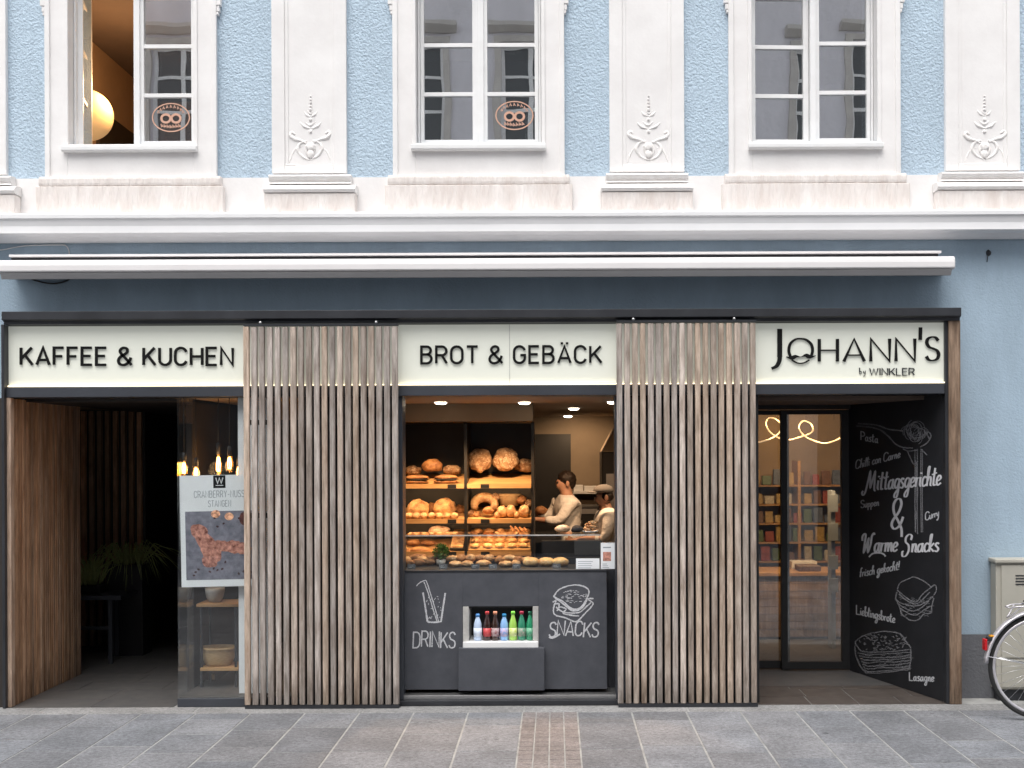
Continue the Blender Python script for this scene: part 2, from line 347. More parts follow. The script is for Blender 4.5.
def granite():
    m = mat('granite_slabs', (.25, .25, .26), rough=.8, spec=.3); n, l, b = nodes(m); tc = n['Texture Coordinate']
    a = n.new('ShaderNodeAttribute'); a.attribute_name = 'Tint'
    t1 = n.new('ShaderNodeTexNoise'); t1.inputs['Scale'].default_value = 34; t1.inputs['Detail'].default_value = 6; t1.inputs['Roughness'].default_value = .95
    t2 = n.new('ShaderNodeTexNoise'); t2.inputs['Scale'].default_value = 3.5; t2.inputs['Detail'].default_value = 6
    for t in (t1, t2): l.new(tc.outputs['Object'], t.inputs['Vector'])
    def ramp(t, lo, hi, a0, a1):
        r = n.new('ShaderNodeMapRange'); r.inputs[1].default_value = lo; r.inputs[2].default_value = hi
        r.inputs[3].default_value = a0; r.inputs[4].default_value = a1; l.new(t.outputs[0], r.inputs[0]); return r
    r1 = ramp(t1, .36, .64, .5, 1.5); r2 = ramp(t2, .3, .7, .82, 1.18)
    k = n.new('ShaderNodeMath'); k.operation = 'MULTIPLY'; l.new(r1.outputs[0], k.inputs[0]); l.new(r2.outputs[0], k.inputs[1])
    vm = n.new('ShaderNodeVectorMath'); vm.operation = 'SCALE'; l.new(a.outputs['Color'], vm.inputs[0]); l.new(k.outputs[0], vm.inputs['Scale'])
    l.new(vm.outputs[0], b.inputs['Base Color'])
    # scattered spots of trodden gum and broad grime
    vo = n.new('ShaderNodeTexVoronoi'); vo.inputs['Scale'].default_value = 2.6; vo.inputs['Randomness'].default_value = 1; l.new(tc.outputs['Object'], vo.inputs['Vector'])
    g1 = n.new('ShaderNodeMapRange'); g1.inputs[1].default_value = .035; g1.inputs[2].default_value = .06; g1.inputs[3].default_value = .5; g1.inputs[4].default_value = 1; l.new(vo.outputs['Distance'], g1.inputs[0])
    n3 = n.new('ShaderNodeTexNoise'); n3.inputs['Scale'].default_value = 1.1; n3.inputs['Detail'].default_value = 7; n3.inputs['Roughness'].default_value = .7; l.new(tc.outputs['Object'], n3.inputs['Vector'])
    g2 = n.new('ShaderNodeMapRange'); g2.inputs[1].default_value = .35; g2.inputs[2].default_value = .6; g2.inputs[3].default_value = .86; g2.inputs[4].default_value = 1.04; l.new(n3.outputs[0], g2.inputs[0])
    g3 = n.new('ShaderNodeMath'); g3.operation = 'MULTIPLY'; l.new(g1.outputs[0], g3.inputs[0]); l.new(g2.outputs[0], g3.inputs[1])
    vm2 = n.new('ShaderNodeVectorMath'); vm2.operation = 'SCALE'; l.new(vm.outputs[0], vm2.inputs[0]); l.new(g3.outputs[0], vm2.inputs['Scale'])
    l.new(vm2.outputs[0], b.inputs['Base Color'])
    bp = n.new('ShaderNodeBump'); bp.inputs['Strength'].default_value = .35; bp.inputs['Distance'].default_value = .004
    l.new(t1.outputs[0], bp.inputs['Height']); l.new(bp.outputs[0], b.inputs['Normal'])
    return m
M['granite'] = granite()

# sign panel: opal acrylic, lit from inside
M['opal'] = mat('opal_acrylic', (.66, .67, .60), rough=.35, emit=(.92, .95, .84), estr=.12)

# ------------------------------------------------------------------ stroke lettering
def arc(cx, cy, rx, ry, a0, a1): return ('a', cx, cy, rx, ry, a0, a1)
def crv(*p): return ('c', p)
G = {
 'A': (.70, [[(0,0),(.35,1),(.70,0)], [(.11,.28),(.59,.28)]]),
 'Ä': (.70, [[(0,0),(.35,1),(.70,0)], [(.11,.28),(.59,.28)], [(.20,1.24),(.20,1.11)], [(.50,1.24),(.50,1.11)]]),
 'B': (.60, [[(.3,.53),(0,.53)], [(.32,.53), arc(.32,.77,.22,.23,-90,90), (0,1),(0,0),(.32,0), arc(.32,.265,.26,.265,-90,90)]]),
 'C': (.62, [[arc(.31,.69,.31,.31,15,180), arc(.31,.31,.31,.31,180,345)]]),
 'D': (.62, [[(0,0),(0,1),(.27,1), arc(.27,.65,.34,.35,90,0), arc(.27,.35,.34,.35,0,-90), (0,0)]]),
 'E': (.54, [[(.54,1),(0,1),(0,0),(.54,0)], [(0,.52),(.47,.52)]]),
 'F': (.52, [[(.52,1),(0,1),(0,0)], [(0,.50),(.45,.50)]]),
 'G': (.63, [[arc(.31,.69,.31,.31,15,180), arc(.31,.31,.31,.31,180,360), (.62,.47),(.36,.47)]]),
 'H': (.62, [[(0,0),(0,1)], [(.62,0),(.62,1)], [(0,.5),(.62,.5)]]),
 'I': (.06, [[(.03,0),(.03,1)]]),
 'J': (.40, [[(.36,1),(.36,.1),crv((.36,.1),(.30,-.14),(.12,-.28),(-.05,-.30))]]),
 'K': (.62, [[(0,0),(0,1)], [(.60,1),(.0,.34)], [(.22,.57),(.64,0)]]),
 'L': (.5, [[(0,1),(0,0),(.5,0)]]),
 'M': (.8, [[(0,0),(0,1),(.4,.3),(.8,1),(.8,0)]]),
 'N': (.64, [[(0,0),(0,1),(.64,0),(.64,1)]]),
 'O': (.64, [[arc(.32,.68,.32,.32,0,180), arc(.32,.32,.32,.32,180,360), (.64,.68)]]),
 'P': (.55, [[(0,0),(0,1),(.28,1), arc(.28,.74,.27,.26,90,-90), (0,.48)]]),
 'R': (.60, [[(0,0),(0,1),(.32,1), arc(.32,.74,.26,.26,90,-90), (0,.48)], [(.32,.48),(.60,0)]]),
 'S': (.56, [[crv((.53,.84),(.42,.97),(.26,1.0),(.08,.93),(.02,.76),(.12,.58),(.30,.51),(.48,.42),(.55,.25),(.48,.07),(.28,0),(.10,.04),(0,.18))]]),
 'T': (.62, [[(0,1),(.62,1)], [(.31,1),(.31,0)]]),
 'U': (.62, [[(0,1),(0,.3), arc(.31,.31,.31,.31,180,360), (.62,1)]]),
 'W': (.95, [[(0,1),(.23,0),(.475,.95),(.72,0),(.95,1)]]),
 'Y': (.6, [[(0,1),(.3,.5),(.6,1)], [(.3,.5),(.3,0)]]),
 '&': (.74, [[crv((.74,0),(.5,.28),(.2,.62),(.10,.80),(.18,.95),(.34,1.0),(.49,.93),(.50,.76),(.36,.62),(.12,.46),(.01,.27),(.06,.08),(.26,-.01),(.48,.06),(.64,.26),(.70,.44))]]),
 '-': (.4, [[(.02,.42),(.38,.42)]]), '!': (.1, [[(.06,1),(.04,.25)], [(.03,.06),(.05,0)]]), "'": (.1, [[(.05,1.28),(.05,.95)]]),
 'a': (.46, [[crv((.34,.40),(.22,.48),(.07,.38),(.02,.18),(.09,.01),(.22,.03),(.33,.18),(.37,.50))], [crv((.37,.52),(.36,.10),(.48,.0))]]),
 'b': (.40, [[crv((.03,.30),(.12,.95),(.04,1.0),(.02,.5),(.06,.04),(.2,0),(.36,.14),(.34,.40),(.18,.46),(.06,.30))]]),
 'c': (.34, [[crv((.34,.42),(.2,.52),(.05,.38),(.02,.16),(.14,0),(.36,.10))]]),
 'e': (.36, [[crv((.02,.22),(.2,.26),(.34,.38),(.22,.52),(.06,.40),(.02,.16),(.14,0),(.38,.12))]]),
 'f': (.30, [[crv((.34,.94),(.22,1.0),(.13,.8),(.12,.3),(.10,-.02))], [(.0,.5),(.28,.54)]]),
 'g': (.42, [[crv((.36,.44),(.22,.52),(.06,.40),(.02,.18),(.12,.02),(.26,.08),(.37,.30),(.38,.48)), crv((.38,.48),(.36,-.1),(.28,-.44),(.10,-.46),(.08,-.30),(.28,-.08),(.46,.06))]]),
 'h': (.40, [[crv((.06,.45),(.12,1.0),(.03,.9),(.03,.4),(.02,0))], [crv((.02,.2),(.14,.46),(.28,.46),(.32,.25),(.32,.05),(.42,0))]]),
 'i': (.16, [[crv((.05,.5),(.04,.12),(.14,0))], [(.07,.74),(.08,.66)]]),
 'k': (.38, [[crv((.06,.45),(.12,1.0),(.03,.9),(.03,.4),(.02,0))], [crv((.34,.5),(.2,.38),(.06,.24),(.2,.14),(.38,0))]]),
 'l': (.18, [[crv((.02,.3),(.14,.8),(.10,1.0),(.04,.8),(.04,.1),(.16,0))]]),
 'm': (.62, [[crv((.04,.5),(.04,.2),(.03,0))], [crv((.03,.15),(.14,.46),(.26,.44),(.28,.2),(.28,0))], [crv((.28,.15),(.4,.46),(.52,.44),(.53,.1),(.62,0))]]),
 'n': (.40, [[crv((.04,.5),(.04,.2),(.03,0))], [crv((.03,.15),(.14,.46),(.28,.46),(.31,.25),(.31,.05),(.42,0))]]),
 'o': (.38, [[crv((.2,.5),(.06,.42),(.02,.2),(.12,.01),(.28,.05),(.36,.26),(.28,.47),(.2,.5))]]),
 'p': (.40, [[crv((.05,.5),(.04,.1),(.02,-.42))], [crv((.04,.2),(.14,.46),(.30,.46),(.36,.26),(.26,.04),(.06,.06))]]),
 'r': (.30, [[crv((.04,.5),(.05,.2),(.04,0))], [crv((.04,.18),(.14,.44),(.30,.46))]]),
 's': (.32, [[crv((.30,.44),(.16,.52),(.05,.38),(.18,.27),(.29,.14),(.18,0),(.0,.06))]]),
 't': (.30, [[crv((.14,.92),(.10,.3),(.14,.02),(.30,.05))], [(-.08,.58),(.32,.66)]]),
 'u': (.40, [[crv((.04,.5),(.03,.2),(.10,.01),(.24,.08),(.33,.3),(.34,.5)), crv((.34,.5),(.33,.1),(.42,0))]]),
 'y': (.38, [[crv((.04,.5),(.05,.2),(.14,.1),(.28,.25),(.33,.5)), crv((.33,.5),(.30,-.1),(.16,-.42),(.0,-.36))]]),
 # brush capitals
 'Ms': (.95, [[crv((-.16,.02),(-.24,-.1),(-.12,-.22),(.04,-.05),(.16,.4),(.30,1.05)), crv((.30,1.05),(.36,.6),(.42,.12)), crv((.42,.12),(.58,.6),(.72,1.02)), crv((.72,1.02),(.74,.5),(.78,.05),(.9,-.05))]]),
 'Ws': (.95, [[crv((-.05,.62),(-.08,.86),(.08,1.02),(.18,.9),(.16,.45),(.14,-.06)), crv((.14,-.06),(.32,.35),(.46,.78)), crv((.46,.78),(.44,.3),(.50,-.04)), crv((.50,-.04),(.66,.4),(.70,.85),(.84,1.04),(.90,.94))]]),
 'Ss': (.70, [[crv((.62,.72),(.66,.95),(.46,1.06),(.22,.9),(.22,.62),(.46,.42),(.52,.1),(.34,-.2),(.08,-.22),(.02,.02),(.12,.08))]]),
}
def catmull(p, n=7):
    out = []; q = [p[0]]+list(p)+[p[-1]]
    for i in range(1, len(q)-2):
        for k in range(n):
            t = k/n; a, b, c, d = q[i-1], q[i], q[i+1], q[i+2]
            out.append(tuple(.5*((2*b[j])+(-a[j]+c[j])*t+(2*a[j]-5*b[j]+4*c[j]-d[j])*t*t+(-a[j]+3*b[j]-3*c[j]+d[j])*t**3) for j in range(len(b))))
    out.append(tuple(p[-1])); return out
def stroke_pts(st):
    out = []
    for it in st:
        if it[0] == 'a':
            _, cx, cy, rx, ry, a0, a1 = it; n = 10
            out += [(cx+rx*cos(R(a0+(a1-a0)*k/n)), cy+ry*sin(R(a0+(a1-a0)*k/n))) for k in range(n+1)]
        elif it[0] == 'c': out += catmull(it[1])
        else: out.append(it)
    return out
def write(mb, text, m, x0, x1, ybase, cap, wt, y1=None, gap=.18, slant=0, lo=1, hi=1, d0=0, d1=.002, jit=0, rnd=None, space=.32):
    """letters between pixel x0 and x1 on baseline ybase (to y1 at the right), cap height in pixels"""
    toks = []; i = 0
    while i < len(text):
        if i+1 < len(text) and text[i]+'~' == text[i:i+2]: toks.append(text[i]+'s'); i += 2
        else: toks.append(text[i]); i += 1
    wsum = 0; pos = []
    for t in toks:
        pos.append(wsum); wsum += (space if t == ' ' else G[t][0]+gap)
    wsum -= gap; k = (x1-x0)/wsum; rd = rnd or random.Random(hash(text) % 1000 if False else len(text)*7)
    q = 0
    for t, p in zip(toks, pos):
        if t == ' ': continue
        dy = rd.uniform(-jit, jit)*cap
        for st in G[t][1]:
            pts = []
            for (gx, gy) in stroke_pts(st):
                x = x0+(p+gx)*k+slant*gy*cap
                yb = ybase+((y1-ybase)*(x-x0)/(x1-x0) if y1 is not None else 0)
                pts.append((x, yb-gy*cap+dy))
            q += 1
            off = (q % 6)*.00025
            mb.ribbon(pts, lambda tt, u: wt*(lo+(hi-lo)*abs(tt.y)), m, d0, d1+off)
    return mb
def lines(mb, m, strokes, wt, d1=.0012, smooth=True, jit=0.0, rnd=random.Random(3)):
    for q, st in enumerate(strokes):
        p = catmull(st, 6) if smooth and len(st) > 2 else st
        p = [(x+rnd.uniform(-jit, jit), y+rnd.uniform(-jit, jit)) for x, y in p]
        mb.ribbon(p, lambda t, u: wt*(.75+.5*rnd.random()), m, 0, d1+(q % 9)*.0002)
    return mb
# ================================================================== SETTING: ground and paving
def quad_ground():
    mb = MB(); mb.add([(-90,-90,-.0025),(90,-90,-.0025),(90,90,-.0025),(-90,90,-.0025)], [(0,1,2,3)])
    return mb.build('ground', M['mortar'])
tag(quad_ground(), kind='structure')
rg = random.Random(11); mb = MB()
def slab(x0, x1, y0, y1, c, g=.0035, z=0.0):
    x0 += g; x1 -= g; y0 += g; y1 -= g; zz = z+rg.uniform(-.0008, .0008); e = .004
    vs = [(x0,y0,zz-.01),(x1,y0,zz-.01),(x1,y1,zz-.01),(x0,y1,zz-.01),(x0+e,y0+e,zz),(x1-e,y0+e,zz),(x1-e,y1-e,zz),(x0+e,y1-e,zz)]
    mb.add(vs, [(4,5,6,7),(0,1,5,4),(1,2,6,5),(2,3,7,6),(3,0,4,7)], c)
def gcol():
    b = rg.choice([.180,.195,.21,.22,.235])*rg.uniform(.95,1.05); t = rg.uniform(-.015,.02)
    return (b*(.97+t), b*.99, b*(1.055-t))
for k in range(-26, 27):
    x0 = -.223+.3635*k; x1 = x0+.3635; y = -.20
    if k == 0:                          # lane of small reddish setts
        while y > -11.1:
            for j in range(4):
                b = rg.uniform(.19,.23); slab(x0+.0909*j, x0+.0909*(j+1), y-.10, y, (b*1.12, b*1.0, b*.97), .0009)
            y -= .10
        continue
    first = True
    while y > -11.1:
        L = rg.uniform(.30, .72)*(rg.random() if first and rg.random() < .6 else 1); L = max(L, .16); first = False
        slab(x0, x1, y-L, y, gcol(), .0032); y -= L
x = -9.5
while x < 9.5:                          # course of long stones along the house
    L = rg.uniform(.7, 1.2); b = rg.uniform(.25, .29); slab(x, x+L, -.20, .0, (b, b*.99, b*.98), .0025); x += L
tag(mb.build('pavement', M['granite']), kind='structure')

# ================================================================== THE HOUSE
YW = .20
house = thing('town_house', 'pale blue town house with white pilasters above a bakery shop front', 'house', (0, YW, 0))
def XW(px, Y=YW): return X(px, Y)
PITCH = X(340, 0)-X(0, 0); PITCH = 340*8.2/FPX
wins = [(i, -.525+2.391*(i-1)+(-.044 if i == 0 else (-.038 if i == 2 else 0))) for i in (-1, 0, 1, 2, 3)]
HW = .443; YS0 = .170; YF = .28
def pxa(x, Y): return x*FPX/(DIST+Y)+VPX      # centre pixels at the wall
Zt = 7.4
zsp = Z(309, YW)                        # where the shop opening starts (top)
z_band0, z_band1 = Z(240, .1), Z(173.5, YW)
zwin0, zwin1 = Z(143.5, .28), Z(-30, .28)
# rough blue field between the surrounds, with holes for windows
mb = MB(); edges = [-9.2]
for i, c in wins: edges += [c-HW, c+HW]
edges.append(9.2)
for i in range(0, len(edges), 2): mb.box(edges[i], edges[i+1], YW, YW+.4, z_band1-.02, Zt)
for i, c in wins:
    mb.box(c-HW, c+HW, YW, YW+.4, z_band1-.02, zwin0-.02); mb.box(c-HW, c+HW, YW, YW+.4, zwin1, Zt)
mb.build('upper_wall', M['blue_rough'], house)
mb = MB(); mb.box(-9.2, 9.2, YW-.015, YW+.4, Z(212, YW)-.1, z_band1-.024); mb.build('white_wall_band', M['white'], house)
# smooth lower wall above and beside the shop front
xl, xr = X(3, 0), X(961, 0)
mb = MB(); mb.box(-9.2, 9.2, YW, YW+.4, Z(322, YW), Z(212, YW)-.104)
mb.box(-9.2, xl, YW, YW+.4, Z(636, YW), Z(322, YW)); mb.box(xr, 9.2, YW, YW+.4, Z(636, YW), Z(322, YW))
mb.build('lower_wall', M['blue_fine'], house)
mb = MB(); mb.box(-9.2, xl, YW-.012, YW+.39, -.02, Z(636, YW)-.001); mb.box(xr, 9.2, YW-.012, YW+.39, -.02, Z(636, YW)-.001)
mb.build('wall_base', M['socle'], house)
# string cornice
def cz(py, Y): return Z(py, Y)
prof = [(YW-.01, cz(211.0, .03)+.001), (.03, cz(211, .03)), (.0, cz(212.5, 0)), (0, cz(216, 0)), (.012, cz(217.5, .012)), (.022, cz(224, .02)), (.018, cz(231, .018)),
        (.03, cz(232.5, .03)), (.10, cz(235, .1)), (.15, cz(240, .15)), (YW-.01, cz(241.5, YW))]
mb = MB(); mb.extx(prof, -9.2, 9.2); mb.build('cornice', M['cornice'], house)
prof = [(YW-.01, 7.40), (-.12, 7.40), (-.12, 7.30), (-.02, 7.22), (.1, 7.1), (YW-.01, 7.05)]
mb = MB(); mb.extx(prof, -9.2, 9.2); mb.build('cornice', M['cornice'], house)
mb = MB(); mb.box(-9.2, 9.2, YW+.4, 8, 7.2, 7.4); mb.box(-9.2, 9.2, 7.6, 8, 0, 7.2); mb.box(-9.2, -8.9, YW+.4, 7.6, -.01, 7.2); mb.box(8.9, 9.2, YW+.4, 7.6, -.01, 7.2)
mb.build('rear_walls', M['white'], house)
# window surrounds, aprons
def surround(xc):
    mb = MB(); y0 = YS0; o = 86; c = pxa(xc, y0); h = (HW-.004)*FPX/(DIST+y0)
    for (a, b) in ((c-o, c-h), (c+h, c+o)): mb.box(X(a, y0), X(b, y0), y0, .31, z_band1-.03, Z(-62, y0))
    mb.box(X(c-h, y0)-.001, X(c+h, y0)+.001, y0+.001, YW+.01, z_band1-.03, zwin0-.02)
    mb.box(X(c-h, y0)-.001, X(c+h, y0)+.001, y0+.001, YW+.01, zwin1, Z(-62, y0))
    y1 = .156                           # raised outer moulding, stepped
    for (a, b) in ((c-o, c-o+5), (c+o-5, c+o)): mb.box(X(a, y1), X(b, y1), y1, y0+.01, z_band1-.02, Z(-58, y1))
    for (a, b) in ((c-h-4, c-h), (c+h, c+h+4)): mb.box(X(a, y1), X(b, y1), y1+.004, y0+.01, zwin0-.05, zwin1)
    for sgn in (-1, 1):                 # small ears at the height of the photo's upper edge
        e = c+sgn*o
        a, b = sorted((e, e+sgn*4.5)); mb.box(X(a, y1), X(b, y1), y1+.002, YW, Z(3.5, y1), Z(-60, y1))
        a, b = sorted((e, e+sgn*3)); mb.box(X(a, y1), X(b, y1), y1+.006, YW, Z(9.5, y1), Z(4, y1))
        a, b = sorted((e, e+sgn*2)); mb.box(X(a, y1), X(b, y1), y1+.004, YW, Z(13, y1), Z(10, y1))
    return mb
def apron(xc):
    c = pxa(xc, .13); mb = MB(); a, b = X(c-94, .12), X(c+94, .12)
    mb.extx([(YW, Z(174, .13)), (.140, Z(174.5, .14)), (.134, Z(177, .134)), (.134, Z(181, .134)), (.138, Z(184, .138)), (YW, Z(184, .14))], a+.02, b-.02)
    mb.box(a, b, .130, YW, Z(212.5, .085), Z(184.2, .13))
    return mb
def sash(mb, x0, x1, y, zz, fr=.034, mt=.014, th=.04, fl=None, frr=None):
    """wooden sash between x0 and x1 on plane y with horizontal bars at zz (bottom .. top)"""
    a = x0+(fl or fr); b = x1-(frr or fr)
    mb.box(x0, a, y, y+th, zz[0], zz[-1]); mb.box(b, x1, y, y+th, zz[0], zz[-1])
    mb.box(a, b, y+.001, y+th-.001, zz[0], zz[0]+fr*.8); mb.box(a, b, y+.001, y+th-.001, zz[-1]-fr, zz[-1])
    for z in zz[1:-1]: mb.box(a, b, y+.004, y+th-.004, z-mt, z+mt)
    return mb
bars = [Z(143.2, YF), Z(93.6, YF), Z(44.5, YF), Z(-5, YF), Z(-27, YF)]
ringtxt = {}
def sticker(parent, px, py, rx, ry, Y):
    m = flat(Y); mb = MB()
    mb.ribbon([(px+rx*cos(2*pi*k/40), py+ry*sin(2*pi*k/40)) for k in range(41)], lambda t, u: 1.15, m, 0, .001)
    s = rx/19
    for sg in (-1, 1):
        mb.ribbon([(px+sg*5.2*s+4.6*s*cos(2*pi*k/20), py+1*s+4.2*s*sin(2*pi*k/20)) for k in range(21)], lambda t, u: 2.3*s, m, 0, .0012+.0004*(sg > 0))
    rr = random.Random(4)
    mb.build('pretzel_emblem', M['sticker'], parent)
    mb = MB()
    for k in range(9):                   # tiny worn lettering round the ring
        a = R(-150+15*k); x, y = px+rx*.78*cos(a), py+ry*.78*sin(a)
        mb.ribbon([(x-1*s, y+1.4*s), (x-.3*s, y-1.4*s), (x+1*s, y+1.2*s)], lambda t, u: .8*s, m, 0, .0008+.0002*(k % 2))
    for k in range(7):
        x, y = px+(-9+3*k)*s, py+(9.2-abs(k-3)*.35)*s
        mb.ribbon([(x-1.1*s, y-1.6*s), (x-.9*s, y+1.6*s), (x+.2*s, y), (x+1.0*s, y+1.5*s)], lambda t, u: .9*s, m, 0, .0008+.0002*(k % 2))
    mb.build('sticker_lettering', M['sticker'], parent)
def window(xc, kind):
    c = pxa(xc, YF); x0, x1 = xc-HW+.007, xc+HW-.007
    wroot = MB()
    zb, zt = zwin0-.02, zwin1
    wroot.box(x0, x0+.016, YF-.012, YF+.09, zb, zt); wroot.box(x1-.016, x1, YF-.012, YF+.09, zb, zt)
    wroot.box(x0+.016, x1-.016, YF-.011, YF+.09, zt-.03, zt); wroot.box(x0+.016, x1-.016, YF-.011, YF+.09, zb, bars[0]-.003)
    wroot.box(X(c-1.5, YF), X(c+4.5, YF), YF-.016, YF+.03, bars[0]-.003, zt-.03)
    wf = wroot.build('window', M['winframe'], house, bevel=.003)
    xm0, xm1 = X(c-1, YF), X(c+3.5, YF)
    xa, xb = x0+.018, x1-.018; SL = dict(fl=.026, frr=.040); SR = dict(fl=.030, frr=.026)
    if kind != 'open':
        a = MB(); sash(a, xa, xm0-.002, YF+(.02 if kind == 'ajar' else 0), [z-(.0 if i in (0, 4) else (.015 if kind == 'ajar' else 0)) for i, z in enumerate(bars)], **SL); so = a.build('sash', M['winframe'], wf, bevel=.002)
        g = MB().box(xa+.02, xm0-.02, YF+.018+(.02 if kind == 'ajar' else 0), YF+.022+(.02 if kind == 'ajar' else 0), bars[0]+.01, bars[-1]-.01).build('pane', M['winglass'], wf)
        if kind == 'ajar':
            for ob in (so, g):
                ob.matrix_parent_inverse = Matrix.Translation((xa, YF, 0)) @ Matrix.Rotation(R(2.2), 4, 'Z') @ Matrix.Translation((-xa, -YF, 0)) @ ob.matrix_parent_inverse
    else:
        a = MB(); sash(a, xa, xa+(xm0-xa), YF, bars, **SL); so = a.build('sash', M['winframe'], wf, bevel=.002)
        g = MB().box(xa+.02, xm0-.02, YF+.018, YF+.022, bars[0]+.01, bars[-1]-.01).build('pane', M['winglass'], wf)
        T = Matrix.Translation((xa, YF+.03, 0)) @ Matrix.Rotation(R(103), 4, 'Z') @ Matrix.Translation((-xa, -YF-.03, 0))
        for ob in (so, g): ob.matrix_parent_inverse = T @ ob.matrix_parent_inverse
    a = MB(); sash(a, xm1+.002, xb, YF, bars, **SR); a.build('sash', M['winframe'], wf, bevel=.002)
    MB().box(xm1+.02, xb-.02, YF+.018, YF+.022, bars[0]+.01, bars[-1]-.01).build('pane', M['winglass'], wf)
    s = MB(); zs = Z(143.5, .13)
    s.extx([(YF+.02, zs+.012), (.125, zs-.002), (.125, zs-.032), (.135, zs-.04), (YF-.02, zs-.04)], xc-.47, xc+.47)
    s.build('window_sill', M['winframe'], wf, bevel=.004)
    if kind in ('open', 'shut'):
        sticker(wf, c+33.5, 117.5 if kind == 'open' else 115.5, 18.5, 14, YF+.017)
    return wf
kinds = {-1: 'plain', 0: 'open', 1: 'shut', 2: 'ajar', 3: 'plain'}
for i, c in wins:
    surround(c).build('window_surround', M['white'], house, bevel=.004)
    apron(c).build('window_apron', M['plinth'], house, bevel=.005)
    window(c, kinds[i])
# pilasters
def pilaster(c, seed):
    c += 1; y0 = .162; a, b = c-37.5, c+37.2; zt = 6.9; zb = Z(172, y0)
    mb = MB()
    mb.box(X(a, y0), X(a+13, y0), y0, YW+.01, zb, zt); mb.box(X(b-13, y0), X(b, y0), y0, YW+.01, zb, zt)
    mb.box(X(a+13, y0), X(b-13, y0), y0, YW+.01, zb, Z(165, y0)); mb.box(X(a+13, y0), X(b-13, y0), .174, YW+.01, Z(165, y0), zt)
    for (p, q) in ((a+13, a+16.5), (b-16.5, b-13)): mb.box(X(p, y0), X(q, y0), .1685, .175, Z(165, y0), zt)
    p = mb.build('pilaster', M['white'], house, bevel=.005)
    mb = MB(); xa, xb = X(c-41, .09), X(c+41, .09)
    mb.extx([(YW-.02, Z(172.4, .1)), (.10, Z(173.5, .1)), (.092, Z(175, .09)), (.10, Z(178.5, .1)), (.113, Z(180.5, .1)), (.10, Z(182.5, .1)), (YW-.02, Z(183, .1))], xa, xb)
    xa, xb = X(c-46, .08), X(c+46, .08)
    mb.extx([(YW-.02, Z(182.6, .09)), (.105, Z(183.5, .09)), (.075, Z(185.5, .075)), (.065, Z(188, .065)), (.075, Z(190.5, .075)), (.088, Z(191.5, .09)), (YW-.02, Z(192, .09))], xa, xb)
    mb.build('base_moulding', M['relief'], p)
    MB().box(X(c-45.5, .085), X(c+45.5, .085), .085, YW-.016, Z(212.5, .085), Z(192, .085)).build('base_plinth', M['plinth'], p, bevel=.005)
    # relief ornament
    Y0 = .174; m = flat(Y0); o = MB(); rr = random.Random(seed)
    def tb(pts, r0, r1=None):
        q = catmull(pts, 5); n = len(q); r1 = r1 or r0*.4
        jx, jy = rr.uniform(-.7, .7), rr.uniform(-.7, .7)
        o.tube([PT(x+jx, y+jy, Y0+.003+rr.uniform(-.001, .0015)) for x, y in q], [(r0+(r1-r0)*abs(2*i/(n-1)-1))*.0071 for i in range(n)], 7)
    for k in range(5): o.blob(PT(c, 96+k*3.4, Y0-.003), (.0065+.001*k,)*3, k, .1, sub=2)
    for (yy, wd, hh, rr_) in ((113, 7, 3.5, 1.5), (124, 11, 4.5, 1.8)):
        tb([(c-wd, yy-2), (c-wd*.6, yy+hh*.5), (c, yy+hh)], rr_); tb([(c+wd, yy-2), (c+wd*.6, yy+hh*.5), (c, yy+hh)], rr_)
        tb([(c-wd*.5, yy-3), (c, yy+1), (c+wd*.5, yy-3)], rr_*.8); o.blob(PT(c, yy+hh+3, Y0-.003), (.011,.009,.012), 3, .1, sub=2)
    for sg in (-1, 1):
        tb([(c+sg*4, 143), (c+sg*10, 140), (c+sg*16, 138.5), (c+sg*20, 135), (c+sg*18.5, 132), (c+sg*16, 134)], 2.2, 1.2)
        tb([(c+sg*3, 141), (c+sg*9, 143), (c+sg*12, 149), (c+sg*8, 156), (c, 160)], 1.9, 1.0)
        tb([(c+sg*1, 143), (c+sg*4, 147), (c+sg*4, 153), (c, 157)], 1.7, .8)
        tb([(c+sg*8, 147), (c+sg*15, 150), (c+sg*19, 158), (c+sg*21, 164)], 1.1, .6)
        tb([(c+sg*15, 165), (c+sg*21, 165.2), (c+sg*27, 165)], 1.7, 1.1)
    o.blob(PT(c, 147, Y0-.002), (.035,.012,.03), 5+seed, .35, 3); o.blob(PT(c, 154, Y0-.002), (.026,.012,.03), 8, .25, 3)
    o.build('relief_ornament', M['relief'], p)
for k, c in enumerate((-366, -31, 309.5, 647.5, 983.5, 1322)): pilaster(c, k)
# rooms behind the windows
mb = MB(); zc = 5.15; zf = 3.0
def room(xa, xb, ya, yb, zf, zc, t=.05, parts=None):
    return None
x0, x1 = -3.82, -2.0
r1 = MB().box(x0-.05, x0, YW+.4, 3.4, zf, zc).box(x1, x1+.05, YW+.4, 3.4, zf, zc).box(x0, x1, 3.35, 3.4, zf, zc)
r1.build('room_wall', M['roomwarm'], house)
MB().box(x0-.05, x1+.05, YW+.401, 3.4, zc+.001, zc+.05).build('room_ceiling', M['roomceil'], house)
MB().box(x0-.05, x1+.05, YW+.401, 3.4, zf-.05, zf-.001).build('room_floor', M['roomceil'], house)
MB().box(x0, x0+.03, 1.75, 2.6, 3.1, 4.62).build('room_door', M['darkwall'], house)
mb = MB()
for (a, b) in ((-8.8, x0-.06), (x1+.06, 8.8)):
    mb.box(a, b, 2.2, 2.25, zf, zc); mb.box(a, b, YW+.402, 2.25, zf-.05, zf); mb.box(a, b, YW+.402, 2.25, zc, zc+.05)
for x in (-5.2, 1.0, 3.6): mb.box(x, x+.05, YW+.402, 2.2, zf, zc)
mb.build('dark_rooms', M['roomdark'], house)
